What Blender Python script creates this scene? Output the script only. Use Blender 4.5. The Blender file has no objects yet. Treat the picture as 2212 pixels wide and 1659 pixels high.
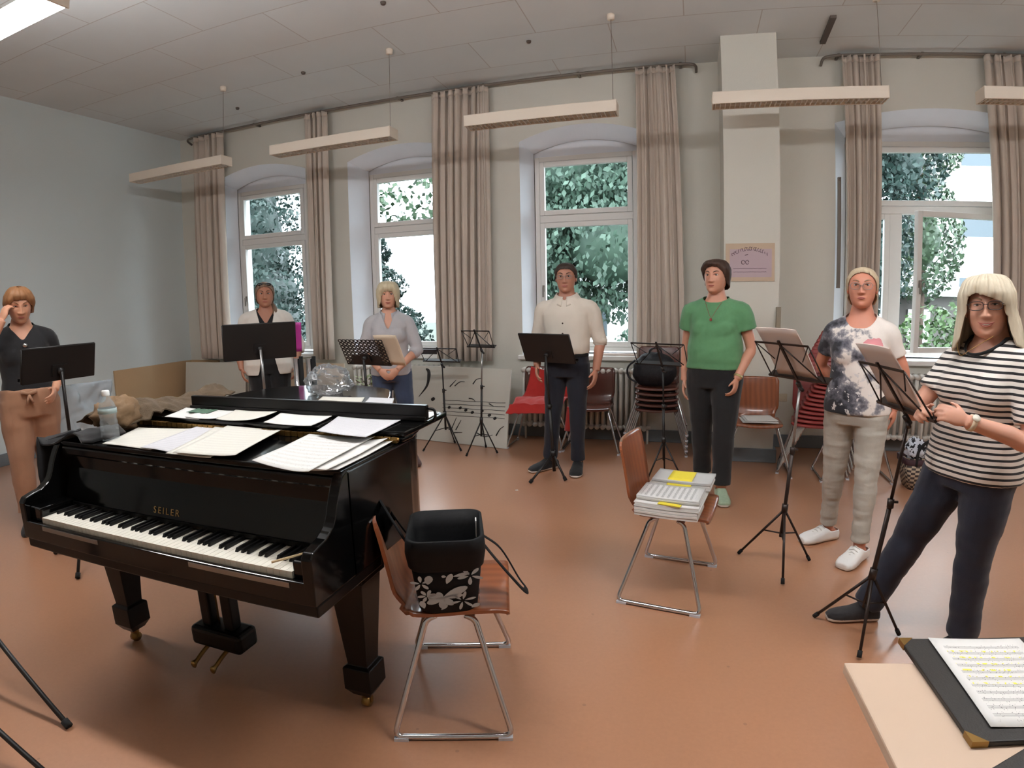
import bpy, bmesh, math, random
import numpy as np
from mathutils import Vector, Matrix, noise
from mathutils.bvhtree import BVHTree
R = math.radians
random.seed(7)
rng = np.random.default_rng(7)
SC = bpy.context.scene
COL = SC.collection

# ---------------------------------------------------------------- camera
cam_data = bpy.data.cameras.new('camera')
cam = bpy.data.objects.new('camera', cam_data)
COL.objects.link(cam)
yaw, pitch, roll = -0.29842, -0.14353, -0.019553
fw = Vector((math.sin(yaw) * math.cos(pitch), math.cos(yaw) * math.cos(pitch), math.sin(pitch)))
r0 = Vector((math.cos(yaw), -math.sin(yaw), 0)); u0 = r0.cross(fw)
rt = r0 * math.cos(roll) + u0 * math.sin(roll); up = u0 * math.cos(roll) - r0 * math.sin(roll)
EYE = Vector((0, 0, 1.48))
cam.matrix_world = Matrix(((rt.x, up.x, -fw.x, EYE.x), (rt.y, up.y, -fw.y, EYE.y), (rt.z, up.z, -fw.z, EYE.z), (0, 0, 0, 1)))
SC.camera = cam
cam_data.type = 'PANO'                                   # the phone's wide lens, with its barrel distortion
cam_data.panorama_type = 'FISHEYE_LENS_POLYNOMIAL'
cam_data.sensor_width = 36
cam_data.lens = 20
cam_data.fisheye_fov = math.pi
cam_data.fisheye_polynomial_k0 = 0
for i_, k_ in enumerate((0.048975575, -3.15064e-05, -2.000885e-05, 3.508244e-07)):
    setattr(cam_data, 'fisheye_polynomial_k%d' % (i_ + 1), -k_)
cam_data.clip_start = 0.02

# ---------------------------------------------------------------- sky, exposure
SC.view_settings.view_transform = 'Standard'
SC.view_settings.look = 'None'
SC.view_settings.gamma = 1
SC.view_settings.exposure = 0.0
SC.view_settings.use_curve_mapping = False
SC.cycles.use_denoising = True
SC.cycles.max_bounces = 8
SC.cycles.diffuse_bounces = 5
SC.cycles.glossy_bounces = 4
SC.cycles.transparent_max_bounces = 12
SC.cycles.caustics_reflective = False
SC.cycles.caustics_refractive = False
SC.cycles.sample_clamp_indirect = 6
world = bpy.data.worlds.new('sky')
SC.world = world
world.use_nodes = True
wn = world.node_tree
SKY_STRENGTH = 13.0
bgn = wn.nodes['Background']
wtc = wn.nodes.new('ShaderNodeTexCoord')
wsep = wn.nodes.new('ShaderNodeSeparateXYZ')
wramp = wn.nodes.new('ShaderNodeValToRGB')
wramp.color_ramp.elements[0].position = 0.0; wramp.color_ramp.elements[0].color = (0.78, 0.88, 0.98, 1)
wramp.color_ramp.elements[1].position = 0.9; wramp.color_ramp.elements[1].color = (0.88, 0.95, 1.0, 1)
wn.links.new(wtc.outputs['Generated'], wsep.inputs[0])
wn.links.new(wsep.outputs['Z'], wramp.inputs[0])
wn.links.new(wramp.outputs[0], bgn.inputs['Color'])
bgn.inputs['Strength'].default_value = SKY_STRENGTH

# ---------------------------------------------------------------- materials
def lin(c):
    def f(v):
        v /= 255.0
        return v / 12.92 if v <= 0.04045 else ((v + 0.055) / 1.055) ** 2.4
    return tuple(f(v) for v in c)

def mat(name, rgb, rough=0.6, metal=0.0, noise_amt=0.08, noise_scale=8.0, bump=0.0, bump_scale=40.0, coat=0.0, spec=0.5, sheen=0.0, emis=None, alpha=None, trans=0.0, ior=1.45, obj_coord=True):
    """Principled material whose colour is broken up by a little noise."""
    m = bpy.data.materials.new(name); m.use_nodes = True
    nt = m.node_tree; b = nt.nodes['Principled BSDF']
    c = lin(rgb)
    b.inputs['Roughness'].default_value = rough
    b.inputs['Metallic'].default_value = metal
    b.inputs['Specular IOR Level'].default_value = spec
    b.inputs['IOR'].default_value = ior
    if coat: b.inputs['Coat Weight'].default_value = coat; b.inputs['Coat Roughness'].default_value = 0.06
    if sheen: b.inputs['Sheen Weight'].default_value = sheen
    if trans: b.inputs['Transmission Weight'].default_value = trans
    if alpha is not None: b.inputs['Alpha'].default_value = alpha
    tc = nt.nodes.new('ShaderNodeTexCoord')
    n = nt.nodes.new('ShaderNodeTexNoise'); n.inputs['Scale'].default_value = noise_scale; n.inputs['Detail'].default_value = 4
    nt.links.new(tc.outputs['Object'], n.inputs['Vector'])
    mx = nt.nodes.new('ShaderNodeMix'); mx.data_type = 'RGBA'
    mx.inputs[6].default_value = (*[v * (1 - noise_amt) for v in c], 1)
    mx.inputs[7].default_value = (*[min(1, v * (1 + noise_amt)) for v in c], 1)
    nt.links.new(n.outputs['Fac'], mx.inputs[0])
    nt.links.new(mx.outputs[2], b.inputs['Base Color'])
    if emis:
        b.inputs['Emission Color'].default_value = (*emis[0], 1); b.inputs['Emission Strength'].default_value = emis[1]
    if bump:
        n2 = nt.nodes.new('ShaderNodeTexNoise'); n2.inputs['Scale'].default_value = bump_scale; n2.inputs['Detail'].default_value = 3
        nt.links.new(tc.outputs['Object'], n2.inputs['Vector'])
        bp = nt.nodes.new('ShaderNodeBump'); bp.inputs['Strength'].default_value = bump; bp.inputs['Distance'].default_value = 0.01
        nt.links.new(n2.outputs['Fac'], bp.inputs['Height']); nt.links.new(bp.outputs[0], b.inputs['Normal'])
    m['col'] = mx.name
    return m

def recolor(m, build):
    """Replace the base colour with the output of build(nodes, links, texcoord)."""
    nt = m.node_tree; b = nt.nodes['Principled BSDF']
    tc = nt.nodes.new('ShaderNodeTexCoord')
    nt.links.new(build(nt, tc), b.inputs['Base Color'])
    return m

def mixc(nt, fac, c1, c2):
    x = nt.nodes.new('ShaderNodeMix'); x.data_type = 'RGBA'
    if isinstance(fac, (int, float)): x.inputs[0].default_value = fac
    else: nt.links.new(fac, x.inputs[0])
    for k, c in ((6, c1), (7, c2)):
        if isinstance(c, tuple): x.inputs[k].default_value = (*c[:3], 1)
        else: nt.links.new(c, x.inputs[k])
    return x.outputs[2]

def mth(nt, op, a, b=None, c=None, clamp=False):
    x = nt.nodes.new('ShaderNodeMath'); x.operation = op; x.use_clamp = clamp
    for k, v in enumerate((a, b, c)):
        if v is None: continue
        if isinstance(v, (int, float)): x.inputs[k].default_value = v
        else: nt.links.new(v, x.inputs[k])
    return x.outputs[0]

def texnoise(nt, vec, scale, detail=3, rough=0.5):
    n = nt.nodes.new('ShaderNodeTexNoise'); n.inputs['Scale'].default_value = scale; n.inputs['Detail'].default_value = detail; n.inputs['Roughness'].default_value = rough
    nt.links.new(vec, n.inputs['Vector']); return n.outputs['Fac']

def sep(nt, vec):
    s = nt.nodes.new('ShaderNodeSeparateXYZ'); nt.links.new(vec, s.inputs[0]); return s.outputs

# ---------------------------------------------------------------- mesh building
class MB:
    """Collects solids; build() links them as ONE mesh object."""
    def __init__(s): s.v = []; s.f = []; s.m = []; s.sm = []; s.uv = {}
    def add(s, verts, faces, mi=0, smooth=False):
        o = len(s.v); s.v.extend([tuple(map(float, p)) for p in verts])
        for f in faces: s.f.append(tuple(i + o for i in f)); s.m.append(mi); s.sm.append(smooth)
        return o
    def box(s, c, size, rot=None, mi=0):
        x, y, z = [a / 2 for a in size]
        vs = [Vector((sx * x, sy * y, sz * z)) for sz in (-1, 1) for sy in (-1, 1) for sx in (-1, 1)]
        if rot is not None:
            M = rot if isinstance(rot, Matrix) else Matrix.Rotation(rot, 3, 'Z')
            vs = [M @ v for v in vs]
        vs = [v + Vector(c) for v in vs]
        s.add(vs, [(0, 2, 3, 1), (4, 5, 7, 6), (0, 1, 5, 4), (2, 6, 7, 3), (0, 4, 6, 2), (1, 3, 7, 5)], mi)
        return s
    def bounds(s, a, b, mi=0):
        return s.box([(p + q) / 2 for p, q in zip(a, b)], [abs(q - p) for p, q in zip(a, b)], None, mi)
    def tube(s, pts, r, n=10, caps=True, mi=0, closed=False, smooth=True, flat=1.0, upv=None):
        """Round bar along pts; r is one radius or one per point; flat squashes it along the second axis."""
        P = [Vector(p) for p in pts]; k = len(P)
        rr = [r] * k if isinstance(r, (int, float)) else list(r)
        rings = []; prev = None
        for i in range(k):
            if closed: d = (P[(i + 1) % k] - P[i - 1])
            else: d = P[min(i + 1, k - 1)] - P[max(i - 1, 0)]
            d.normalize()
            if prev is None:
                a = Vector(upv) if upv else (Vector((0, 0, 1)) if abs(d.z) < 0.9 else Vector((1, 0, 0)))
                e1 = (a - d * a.dot(d)).normalized()
            else:
                e1 = (prev - d * prev.dot(d)).normalized()
            prev = e1; e2 = d.cross(e1)
            rings.append([P[i] + e1 * (math.cos(t) * rr[i]) + e2 * (math.sin(t) * rr[i] * flat) for t in [2 * math.pi * j / n for j in range(n)]])
        vs = [p for ring in rings for p in ring]; fs = []
        for i in range(k if closed else k - 1):
            a = i * n; b = ((i + 1) % k) * n
            for j in range(n): fs.append((a + j, a + (j + 1) % n, b + (j + 1) % n, b + j))
        if caps and not closed:
            fs.append(tuple(range(n - 1, -1, -1))); fs.append(tuple((k - 1) * n + j for j in range(n)))
        s.add(vs, fs, mi, smooth); return s
    def loft(s, rings, caps=True, mi=0, smooth=True, closed=True):
        n = len(rings[0]); vs = [p for r_ in rings for p in r_]; fs = []
        for i in range(len(rings) - 1):
            for j in range(n if closed else n - 1):
                fs.append((i * n + j, i * n + (j + 1) % n, (i + 1) * n + (j + 1) % n, (i + 1) * n + j))
        if caps and closed:
            fs.append(tuple(range(n - 1, -1, -1))); fs.append(tuple((len(rings) - 1) * n + j for j in range(n)))
        s.add(vs, fs, mi, smooth); return s
    def lathe(s, prof, n=20, c=(0, 0, 0), mi=0, caps=True):
        rings = [[(c[0] + r * math.cos(2 * math.pi * j / n), c[1] + r * math.sin(2 * math.pi * j / n), c[2] + z) for j in range(n)] for r, z in prof]
        return s.loft(rings, caps, mi)
    def prism(s, poly, z0, z1, mi=0, smooth=False):
        n = len(poly); vs = [(x, y, z0) for x, y in poly] + [(x, y, z1) for x, y in poly]
        s.add(vs, [tuple(range(n - 1, -1, -1)), tuple(range(n, 2 * n))], mi)
        o = len(s.v) - 2 * n
        for j in range(n):
            s.f.append((o + j, o + (j + 1) % n, o + n + (j + 1) % n, o + n + j)); s.m.append(mi); s.sm.append(smooth)
        return s
    def ellipsoid(s, c, rad, n=14, m=10, rot=None, mi=0):
        M = rot if rot is not None else Matrix.Identity(3)
        rings = []
        for i in range(m + 1):
            ph = -math.pi / 2 + math.pi * (i + 0.0) / m
            cr = max(math.cos(ph), 1e-3)
            rings.append([Vector(c) + M @ Vector((rad[0] * cr * math.cos(t), rad[1] * cr * math.sin(t), rad[2] * math.sin(ph))) for t in [2 * math.pi * j / n for j in range(n)]])
        return s.loft(rings, True, mi)
    def sheet(s, fn, nu, nv, th=0.0, mi=0, smooth=True, mi2=None, uv=True):
        """Grid surface fn(u,v)->point with u,v in 0..1; th gives it a thickness along its normal."""
        P = [[Vector(fn(i / nu, j / nv)) for i in range(nu + 1)] for j in range(nv + 1)]
        def idx(i, j): return j * (nu + 1) + i
        fs = [(idx(i, j), idx(i + 1, j), idx(i + 1, j + 1), idx(i, j + 1)) for j in range(nv) for i in range(nu)]
        if not th:
            o = s.add([p for row in P for p in row], fs, mi, smooth)
        else:
            Q = []
            for j in range(nv + 1):
                row = []
                for i in range(nu + 1):
                    du = P[j][min(i + 1, nu)] - P[j][max(i - 1, 0)]; dv = P[min(j + 1, nv)][i] - P[max(j - 1, 0)][i]
                    row.append(P[j][i] - du.cross(dv).normalized() * th)
                Q.append(row)
            n0 = (nu + 1) * (nv + 1)
            o = s.add([p for row in P for p in row] + [p for row in Q for p in row], fs, mi, smooth)
            s.add([], [], 0)
            def ex(f, m_=mi, sm=smooth):
                s.f.append(tuple(o + a for a in f)); s.m.append(m_); s.sm.append(sm)
            m2 = mi if mi2 is None else mi2
            for f in fs: ex(tuple(n0 + a for a in reversed(f)), m2)
            for i in range(nu):
                ex((idx(i + 1, 0), idx(i, 0), n0 + idx(i, 0), n0 + idx(i + 1, 0)), m2, False); ex((idx(i, nv), idx(i + 1, nv), n0 + idx(i + 1, nv), n0 + idx(i, nv)), m2, False)
            for j in range(nv):
                ex((idx(0, j), idx(0, j + 1), n0 + idx(0, j + 1), n0 + idx(0, j)), m2, False); ex((idx(nu, j + 1), idx(nu, j), n0 + idx(nu, j), n0 + idx(nu, j + 1)), m2, False)
        if uv:
            for j in range(nv + 1):
                for i in range(nu + 1):
                    s.uv[o + idx(i, j)] = (i / nu, j / nv)
                    if th: s.uv[o + (nu + 1) * (nv + 1) + idx(i, j)] = (i / nu, j / nv)
        return s
    def mesh(s, name, mats):
        me = bpy.data.meshes.new(name)
        me.from_pydata(s.v, [], s.f)
        for m_ in (mats if isinstance(mats, (list, tuple)) else [mats]): me.materials.append(m_)
        me.polygons.foreach_set('material_index', s.m); me.polygons.foreach_set('use_smooth', s.sm)
        if s.uv:
            lay = me.uv_layers.new(name='UVMap')
            for l in me.loops: lay.data[l.index].uv = s.uv.get(l.vertex_index, (0, 0))
        me.update(); return me
    def build(s, name, mats, parent=None, loc=None, rotz=0, bevel=0.0, bseg=2, sub=0, recalc=False, solid=0.0):
        me = s.mesh(name, mats)
        if recalc:
            bm = bmesh.new(); bm.from_mesh(me); bmesh.ops.recalc_face_normals(bm, faces=bm.faces); bm.to_mesh(me); bm.free()
        return obj(name, me, parent, loc, rotz, bevel, bseg, sub, solid)

def obj(name, me, parent=None, loc=None, rotz=0, bevel=0.0, bseg=2, sub=0, solid=0.0):
    o = bpy.data.objects.new(name, me); COL.objects.link(o)
    if parent is not None: o.parent = parent
    if loc is not None: o.location = loc
    if rotz: o.rotation_euler = (0, 0, rotz)
    if bevel:
        b = o.modifiers.new('bevel', 'BEVEL'); b.width = bevel; b.segments = bseg; b.limit_method = 'ANGLE'; b.angle_limit = R(35)
    if sub:
        b = o.modifiers.new('sub', 'SUBSURF'); b.levels = sub; b.render_levels = sub
    if solid:
        b = o.modifiers.new('solid', 'SOLIDIFY'); b.thickness = solid; b.offset = 0
    return o

def tag(o, label, cat, group=None, kind=None):
    o['label'] = label; o['category'] = cat
    if group: o['group'] = group
    if kind: o['kind'] = kind
    return o

def thing(name, label, cat, loc=(0, 0, 0), rotz=0, group=None, kind=None):
    o = bpy.data.objects.new(name, None); COL.objects.link(o)
    o.location = loc; o.rotation_euler = (0, 0, rotz); o.empty_display_size = 0.1
    return tag(o, label, cat, group, kind)

def copy_tree(o, parent=None):
    c = o.copy(); COL.objects.link(c)
    if parent is not None: c.parent = parent
    for ch in list(o.children): copy_tree(ch, c)
    return c

def smooth_path(pts, k=6, closed=False):
    """Catmull-Rom through pts."""
    P = [Vector(p) for p in pts]; out = []; n = len(P)
    for i in range(n if closed else n - 1):
        p1, p2 = P[i], P[(i + 1) % n]
        p0 = P[i - 1] if (i > 0 or closed) else p1 * 2 - p2
        p3 = P[(i + 2) % n] if (i + 2 < n or closed) else p2 * 2 - p1
        for j in range(k):
            t = j / k
            out.append(0.5 * ((2 * p1) + (p2 - p0) * t + (2 * p0 - 5 * p1 + 4 * p2 - p3) * t * t + (3 * p1 - p0 - 3 * p2 + p3) * t ** 3))
    if not closed: out.append(P[-1])
    return out

def rounded(pts, r, k=5):
    """Polyline with its corners rounded by radius r."""
    P = [Vector(p) for p in pts]; out = [P[0]]
    for i in range(1, len(P) - 1):
        a = (P[i - 1] - P[i]); b = (P[i + 1] - P[i]); ra = min(r, a.length * 0.49, b.length * 0.49)
        p, q = P[i] + a.normalized() * ra, P[i] + b.normalized() * ra
        for j in range(k + 1):
            t = j / k; out.append((1 - t) ** 2 * p + 2 * t * (1 - t) * P[i] + t * t * q)
    out.append(P[-1]); return out
# ================================================================ ROOM
XL, XR, YF, YB, H = -6.51, 4.6, -3.4, 6.03, 3.80
M = {}
M['wall'] = mat('wall_paint', (210, 208, 198), 0.85, noise_amt=0.03, noise_scale=1.5, bump=0.08, bump_scale=90)
M['wall_grey'] = mat('wall_paint_grey', (203, 212, 212), 0.85, noise_amt=0.03, noise_scale=1.2, bump=0.08, bump_scale=90)
M['reveal'] = mat('reveal_paint', (222, 226, 232), 0.8, noise_amt=0.03)
M['ceiling'] = mat('ceiling_panel', (196, 188, 180), 0.9, noise_amt=0.05, noise_scale=3)
def ceil_col(nt, tc):
    br = nt.nodes.new('ShaderNodeTexBrick'); nt.links.new(tc.outputs['Object'], br.inputs['Vector'])
    br.offset = 0.5; br.inputs['Scale'].default_value = 1.0
    br.inputs['Brick Width'].default_value = 1.25; br.inputs['Row Height'].default_value = 0.62
    br.inputs['Mortar Size'].default_value = 0.006; br.inputs['Mortar Smooth'].default_value = 0.6
    br.inputs['Color1'].default_value = (*lin((220, 224, 224)), 1); br.inputs['Color2'].default_value = (*lin((214, 218, 218)), 1)
    br.inputs['Mortar'].default_value = (*lin((186, 180, 175)), 1)
    return mixc(nt, mth(nt, 'MULTIPLY', texnoise(nt, tc.outputs['Object'], 2.2, 5), 0.30), br.outputs['Color'], lin((182, 184, 184)))
recolor(M['ceiling'], ceil_col)
M['floor'] = mat('linoleum', (178, 122, 92), 0.36, noise_amt=0.05, spec=0.5, coat=0.7, bump=0.03, bump_scale=25)
def floor_col(nt, tc):
    v = tc.outputs['Object']
    a = mixc(nt, texnoise(nt, v, 55, 6, 0.7), lin((160, 112, 82)), lin((182, 132, 99)))
    b = mixc(nt, mth(nt, 'MULTIPLY', texnoise(nt, v, 1.3, 4), 0.5), a, lin((154, 112, 88)))
    vo = nt.nodes.new('ShaderNodeTexVoronoi'); vo.inputs['Scale'].default_value = 5.0; nt.links.new(v, vo.inputs['Vector'])
    spot = mth(nt, 'LESS_THAN', vo.outputs['Distance'], 0.035)
    return mixc(nt, mth(nt, 'MULTIPLY', spot, 0.35), b, lin((98, 66, 52)))
recolor(M['floor'], floor_col); M['floor'].node_tree.nodes['Principled BSDF'].inputs['Coat Roughness'].default_value = 0.30
M['base'] = mat('skirting_paint', (104, 110, 114), 0.55, noise_amt=0.08)
M['wainscot'] = mat('wainscot_paint', (186, 158, 122), 0.6, noise_amt=0.06, noise_scale=2)
M['white_paint'] = mat('white_window_paint', (226, 224, 220), 0.45, noise_amt=0.02)
M['rad'] = mat('radiator_enamel', (214, 211, 204), 0.35, noise_amt=0.02)
M['rail'] = mat('curtain_rail_metal', (120, 112, 104), 0.5, metal=0.3)
M['black_gap'] = mat('dark_gap', (40, 38, 36), 0.8)

def glass_mat(name, tint=(1, 1, 1), gl=0.06):
    m = bpy.data.materials.new(name); m.use_nodes = True; nt = m.node_tree; nt.nodes.clear()
    o = nt.nodes.new('ShaderNodeOutputMaterial'); mx = nt.nodes.new('ShaderNodeMixShader')
    t = nt.nodes.new('ShaderNodeBsdfTransparent'); g = nt.nodes.new('ShaderNodeBsdfGlossy')
    t.inputs[0].default_value = (*tint, 1); g.inputs['Roughness'].default_value = 0.02
    f = nt.nodes.new('ShaderNodeFresnel'); f.inputs[0].default_value = 1.45
    nt.links.new(mth(nt, 'MULTIPLY', f.outputs[0], 0.3 if gl < 0.1 else gl * 8), mx.inputs[0]); nt.links.new(t.outputs[0], mx.inputs[1]); nt.links.new(g.outputs[0], mx.inputs[2]); nt.links.new(mx.outputs[0], o.inputs[0])
    return m
M['glass'] = glass_mat('window_glass', (0.96, 0.98, 0.98))

def S(name, mb, m, label, cat, **k):
    return tag(mb.build(name, m, **k), label, cat, kind='structure')

S('floor', MB().bounds((XL - 0.3, YF - 0.3, -0.2), (XR + 0.3, YB + 0.45, 0)), M['floor'], 'orange brown linoleum floor of the rehearsal room', 'floor')
S('ceiling', MB().bounds((XL - 0.3, YF - 0.3, H), (XR + 0.3, YB + 0.45, H + 0.2)), M['ceiling'], 'grey white panelled ceiling with faint seams', 'ceiling')
S('wall_left', MB().bounds((XL - 0.3, YF - 0.3, 0), (XL, YB + 0.45, H)), M['wall_grey'], 'bare grey left wall beside the piano', 'wall')
S('wall_right', MB().bounds((XR, YF - 0.3, 0), (XR + 0.3, YB + 0.45, H)), M['wall'], 'plain wall on the right side out of view', 'wall')
S('wall_front', MB().bounds((XL, YF - 0.3, 0), (XR, YF, H)), M['wall'], 'plain wall behind the photographer', 'wall')

# ---- window wall: x0,x1 wall opening; f0,f1 frame
WINS = [(-5.86, -4.42, -5.70, -4.56), (-3.82, -2.40, -3.66, -2.54), (-1.725, -0.40, -1.62, -0.51), (1.40, 3.30, 1.55, 3.16)]
SILL, SPR, RISE = 0.88, 3.15, 0.13
DEP = 0.25
def arch(x0, x1, x, spr, rise):
    t = (x - (x0 + x1) / 2) / ((x1 - x0) / 2)
    return spr + rise * (1 - t * t)
NA = 16
wb = MB()
xs = sorted({XL, XR} | {w[0] + (w[1] - w[0]) * i / NA for w in WINS for i in range(NA + 1)})
for a, b in zip(xs[:-1], xs[1:]):
    w = next((w for w in WINS if w[0] - 1e-6 <= a and b <= w[1] + 1e-6), None)
    def q(x0, x1, za0, za1, zb0, zb1, y=YB): wb.add([(x0, y, za0), (x1, y, zb0), (x1, y, zb1), (x0, y, za1)], [(0, 1, 2, 3)])
    if w is None: q(a, b, 0, H, 0, H)
    else:
        q(a, b, 0, SILL, 0, SILL); q(a, b, arch(w[0], w[1], a, SPR, RISE), H, arch(w[0], w[1], b, SPR, RISE), H)
xs2 = sorted({XL - 0.3, XR + 0.3} | {w[2] for w in WINS} | {w[3] for w in WINS})
for a, b in zip(xs2[:-1], xs2[1:]):
    w = next((w for w in WINS if w[2] - 1e-6 <= a and b <= w[3] + 1e-6), None)
    y = YB + 0.45
    for z0, z1 in ([(0, H)] if w is None else [(0, 0.92), (3.02, H)]):
        wb.add([(a, y, z0), (b, y, z0), (b, y, z1), (a, y, z1)], [(3, 2, 1, 0)])
for w in WINS:                                            # splayed reveals, lunette over the frame, outer reveal
    def outline(x0, x1, sill, spr, rise, y): return [(x0, y, sill)] + [(x0 + (x1 - x0) * i / NA, y, arch(x0, x1, x0 + (x1 - x0) * i / NA, spr, rise)) for i in range(NA + 1)] + [(x1, y, sill)]
    a = outline(w[0], w[1], SILL, SPR, RISE, YB); b = outline(w[2] - 0.005, w[3] + 0.005, SILL, SPR - 0.09, RISE - 0.02, YB + DEP - 0.03)
    n = len(a); wb.add(a + b, [(i, i + 1, n + i + 1, n + i) for i in range(n - 1)] + [(n - 1, 0, n, 2 * n - 1)], 1)
    y = YB + DEP - 0.02
    top = [(p[0], y, p[2]) for p in b[1:-1]]; bot = [(p[0], y, 3.0) for p in top]
    n = len(top); wb.add(top + bot, [(i, i + 1, n + i + 1, n + i) for i in range(n - 1)], 1)
    c = [(w[2], YB + DEP, 0.9), (w[2], YB + DEP, 3.02), (w[3], YB + DEP, 3.02), (w[3], YB + DEP, 0.9)]
    d = [(p[0], YB + 0.45, p[2]) for p in c]
    wb.add(c + d, [(i, (i + 1) % 4, 4 + (i + 1) % 4, 4 + i) for i in range(4)], 1)
wb.build('wall_back', [M['wall'], M['reveal']])
tag(bpy.data.objects['wall_back'], 'cream window wall with arched window recesses', 'wall', kind='structure')
S('wall_pilaster', MB().bounds((0.31, 5.42, 0), (0.79, YB + 0.05, H)), M['wall'], 'cream pillar standing out of the window wall', 'pillar')

def bb(name, boxes, label):
    m = MB()
    for a, b in boxes: m.bounds(a, b)
    S(name, m, M['base'], label, 'baseboard', bevel=0.006)
bb('baseboard_back', [((XL + 0.03, YB - 0.03, 0), (0.31, YB + 0.01, 0.125)), ((0.79, YB - 0.03, 0), (XR, YB + 0.01, 0.125)), ((0.28, 5.39, 0), (0.82, 5.42, 0.125)), ((0.28, 5.42, 0), (0.31, YB, 0.125)), ((0.79, 5.42, 0), (0.82, YB, 0.125))], 'grey painted skirting along the window wall')
bb('baseboard_left', [((XL - 0.01, YF, 0), (XL + 0.025, YB, 0.125))], 'grey painted skirting along the left wall')
S('trim_1', MB().bounds((XL - 0.01, 4.76, 0.125), (XL + 0.018, YB, 0.80)).bounds((XL, YB - 0.02, 0.125), (-5.98, YB + 0.01, 0.80)), M['wainscot'], 'beige wainscot panel in the left corner', 'wainscot', bevel=0.004)

# ---- windows
def window(name, w, label, mull=None):
    f0, f1 = w[2], w[3]; y = YB + DEP
    root = thing(name, label, 'window', ((f0 + f1) / 2, y, 0.9), kind='structure')
    ox, oy, oz = root.location
    def L(m): m.v = [(p[0] - ox, p[1] - oy, p[2] - oz) for p in m.v]; return m
    fr = MB(); d0, d1 = y - 0.03, y + 0.06
    fr.bounds((f0, d0, 0.92), (f0 + 0.055, d1, 3.02)); fr.bounds((f1 - 0.055, d0, 0.92), (f1, d1, 3.02))
    fr.bounds((f0 + 0.055, d0, 2.965), (f1 - 0.055, d1, 3.02)); fr.bounds((f0 + 0.055, d0, 0.92), (f1 - 0.055, d1, 0.965)); fr.bounds((f0 + 0.055, d0, 2.31), (f1 - 0.055, d1, 2.385))
    if mull: fr.bounds((mull - 0.06, d0, 0.965), (mull + 0.06, d1, 2.31))
    L(fr).build('window_frame', M['white_paint'], root, bevel=0.006)
    def sash(x0, x1, z0, z1, angle=0):
        m = MB(); t = 0.052
        m.bounds((x0, -0.045, z0), (x0 + t, 0.015, z1)); m.bounds((x1 - t, -0.045, z0), (x1, 0.015, z1))
        m.bounds((x0 + t, -0.045, z0), (x1 - t, 0.015, z0 + t)); m.bounds((x0 + t, -0.045, z1 - t), (x1 - t, 0.015, z1))
        g = MB().bounds((x0 + t - 0.005, -0.012, z0 + t - 0.005), (x1 - t + 0.005, -0.008, z1 - t + 0.005))
        for q in (m, g):
            c, s_ = math.cos(angle), math.sin(angle)
            q.v = [(x1 + (p[0] - x1) * c - p[1] * s_ - ox, y + (p[0] - x1) * s_ + p[1] * c - oy, p[2] - oz) for p in q.v]
        so = m.build('sash', M['white_paint'], root, bevel=0.005)
        g.build('pane', M['glass'], so)
        return so
    sash(f0 + 0.058, f1 - 0.058, 2.388, 2.962)
    if mull:
        sash(f0 + 0.058, mull - 0.063, 0.968, 2.307); s_ = sash(mull + 0.063, f1 - 0.058, 0.968, 2.307, R(16))
        hx, hz = mull + 0.09, 1.62
        p = Matrix.Rotation(R(16), 2) @ Vector((hx - (f1 - 0.058), -0.06))
        q = (f1 - 0.058 + p.x - ox, p.y, hz - oz)
    else:
        s_ = sash(f0 + 0.058, f1 - 0.058, 0.968, 2.307); q = (f0 + 0.085 - ox, -0.055, 1.6 - oz)
    MB().box((q[0], q[1] + 0.012, q[2]), (0.025, 0.02, 0.07)).box((q[0], q[1] - 0.012, q[2] - 0.04), (0.018, 0.018, 0.11)).build('window_handle', M['rail'], s_, bevel=0.003)
    sl = MB().bounds((w[0] - 0.04, YB - 0.06, SILL - 0.035), (w[1] + 0.04, YB + DEP - 0.02, SILL + 0.012))
    L(sl).build('window_sill', M['white_paint'], root, bevel=0.008)
    return root
window('window_1', WINS[0], 'leftmost arched window showing dark green conifer outside')
window('window_2', WINS[1], 'second arched window with conifer and bright sky outside')
window('window_3', WINS[2], 'arched window behind the man in the white shirt')
window('window_4', WINS[3], 'right arched window with a casement swung open', mull=2.04)

# ---- radiators
def radiator(x0, x1, label):
    y0, y1, z0, z1 = YB - 0.20, YB - 0.06, 0.14, 0.775
    root = thing('radiator', label, 'radiator', ((x0 + x1) / 2, (y0 + y1) / 2, 0), group='ribbed radiators under the windows')
    n = int((x1 - x0) / 0.06)
    def rib(k):
        x = x0 + 0.03 + 0.06 * k - (x0 + x1) / 2
        m = MB()
        for yy in (-0.045, 0.045):
            m.tube(rounded([(x, yy, z0 + 0.03), (x, yy, z1 - 0.02)], 0.02), 0.019, 8)
        m.tube([(x, -0.07, z1 - 0.025), (x, 0.07, z1 - 0.025)], 0.026, 8); m.tube([(x, -0.07, z0 + 0.03), (x, 0.07, z0 + 0.03)], 0.026, 8)
        return m
    body = MB()
    for k in range(n):
        r_ = rib(k); body.add(r_.v, r_.f, 0, True)
    body.build('radiator_rib', M['rad'], root)
    MB().tube([(-(x1 - x0) / 2, 0, z0 + 0.03), ((x1 - x0) / 2, 0, z0 + 0.03)], 0.02, 8).tube([(-(x1 - x0) / 2, 0, z1 - 0.03), ((x1 - x0) / 2, 0, z1 - 0.03)], 0.02, 8).tube([((x1 - x0) / 2 - 0.03, 0, z0), ((x1 - x0) / 2 - 0.03, 0, 0)], 0.012, 8).tube([(-(x1 - x0) / 2 + 0.03, 0, z0), (-(x1 - x0) / 2 + 0.03, 0, 0)], 0.012, 8).build('pipe', M['rad'], root)
    return root
radiator(-5.80, -4.55, 'ribbed white radiator under the leftmost window')
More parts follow.
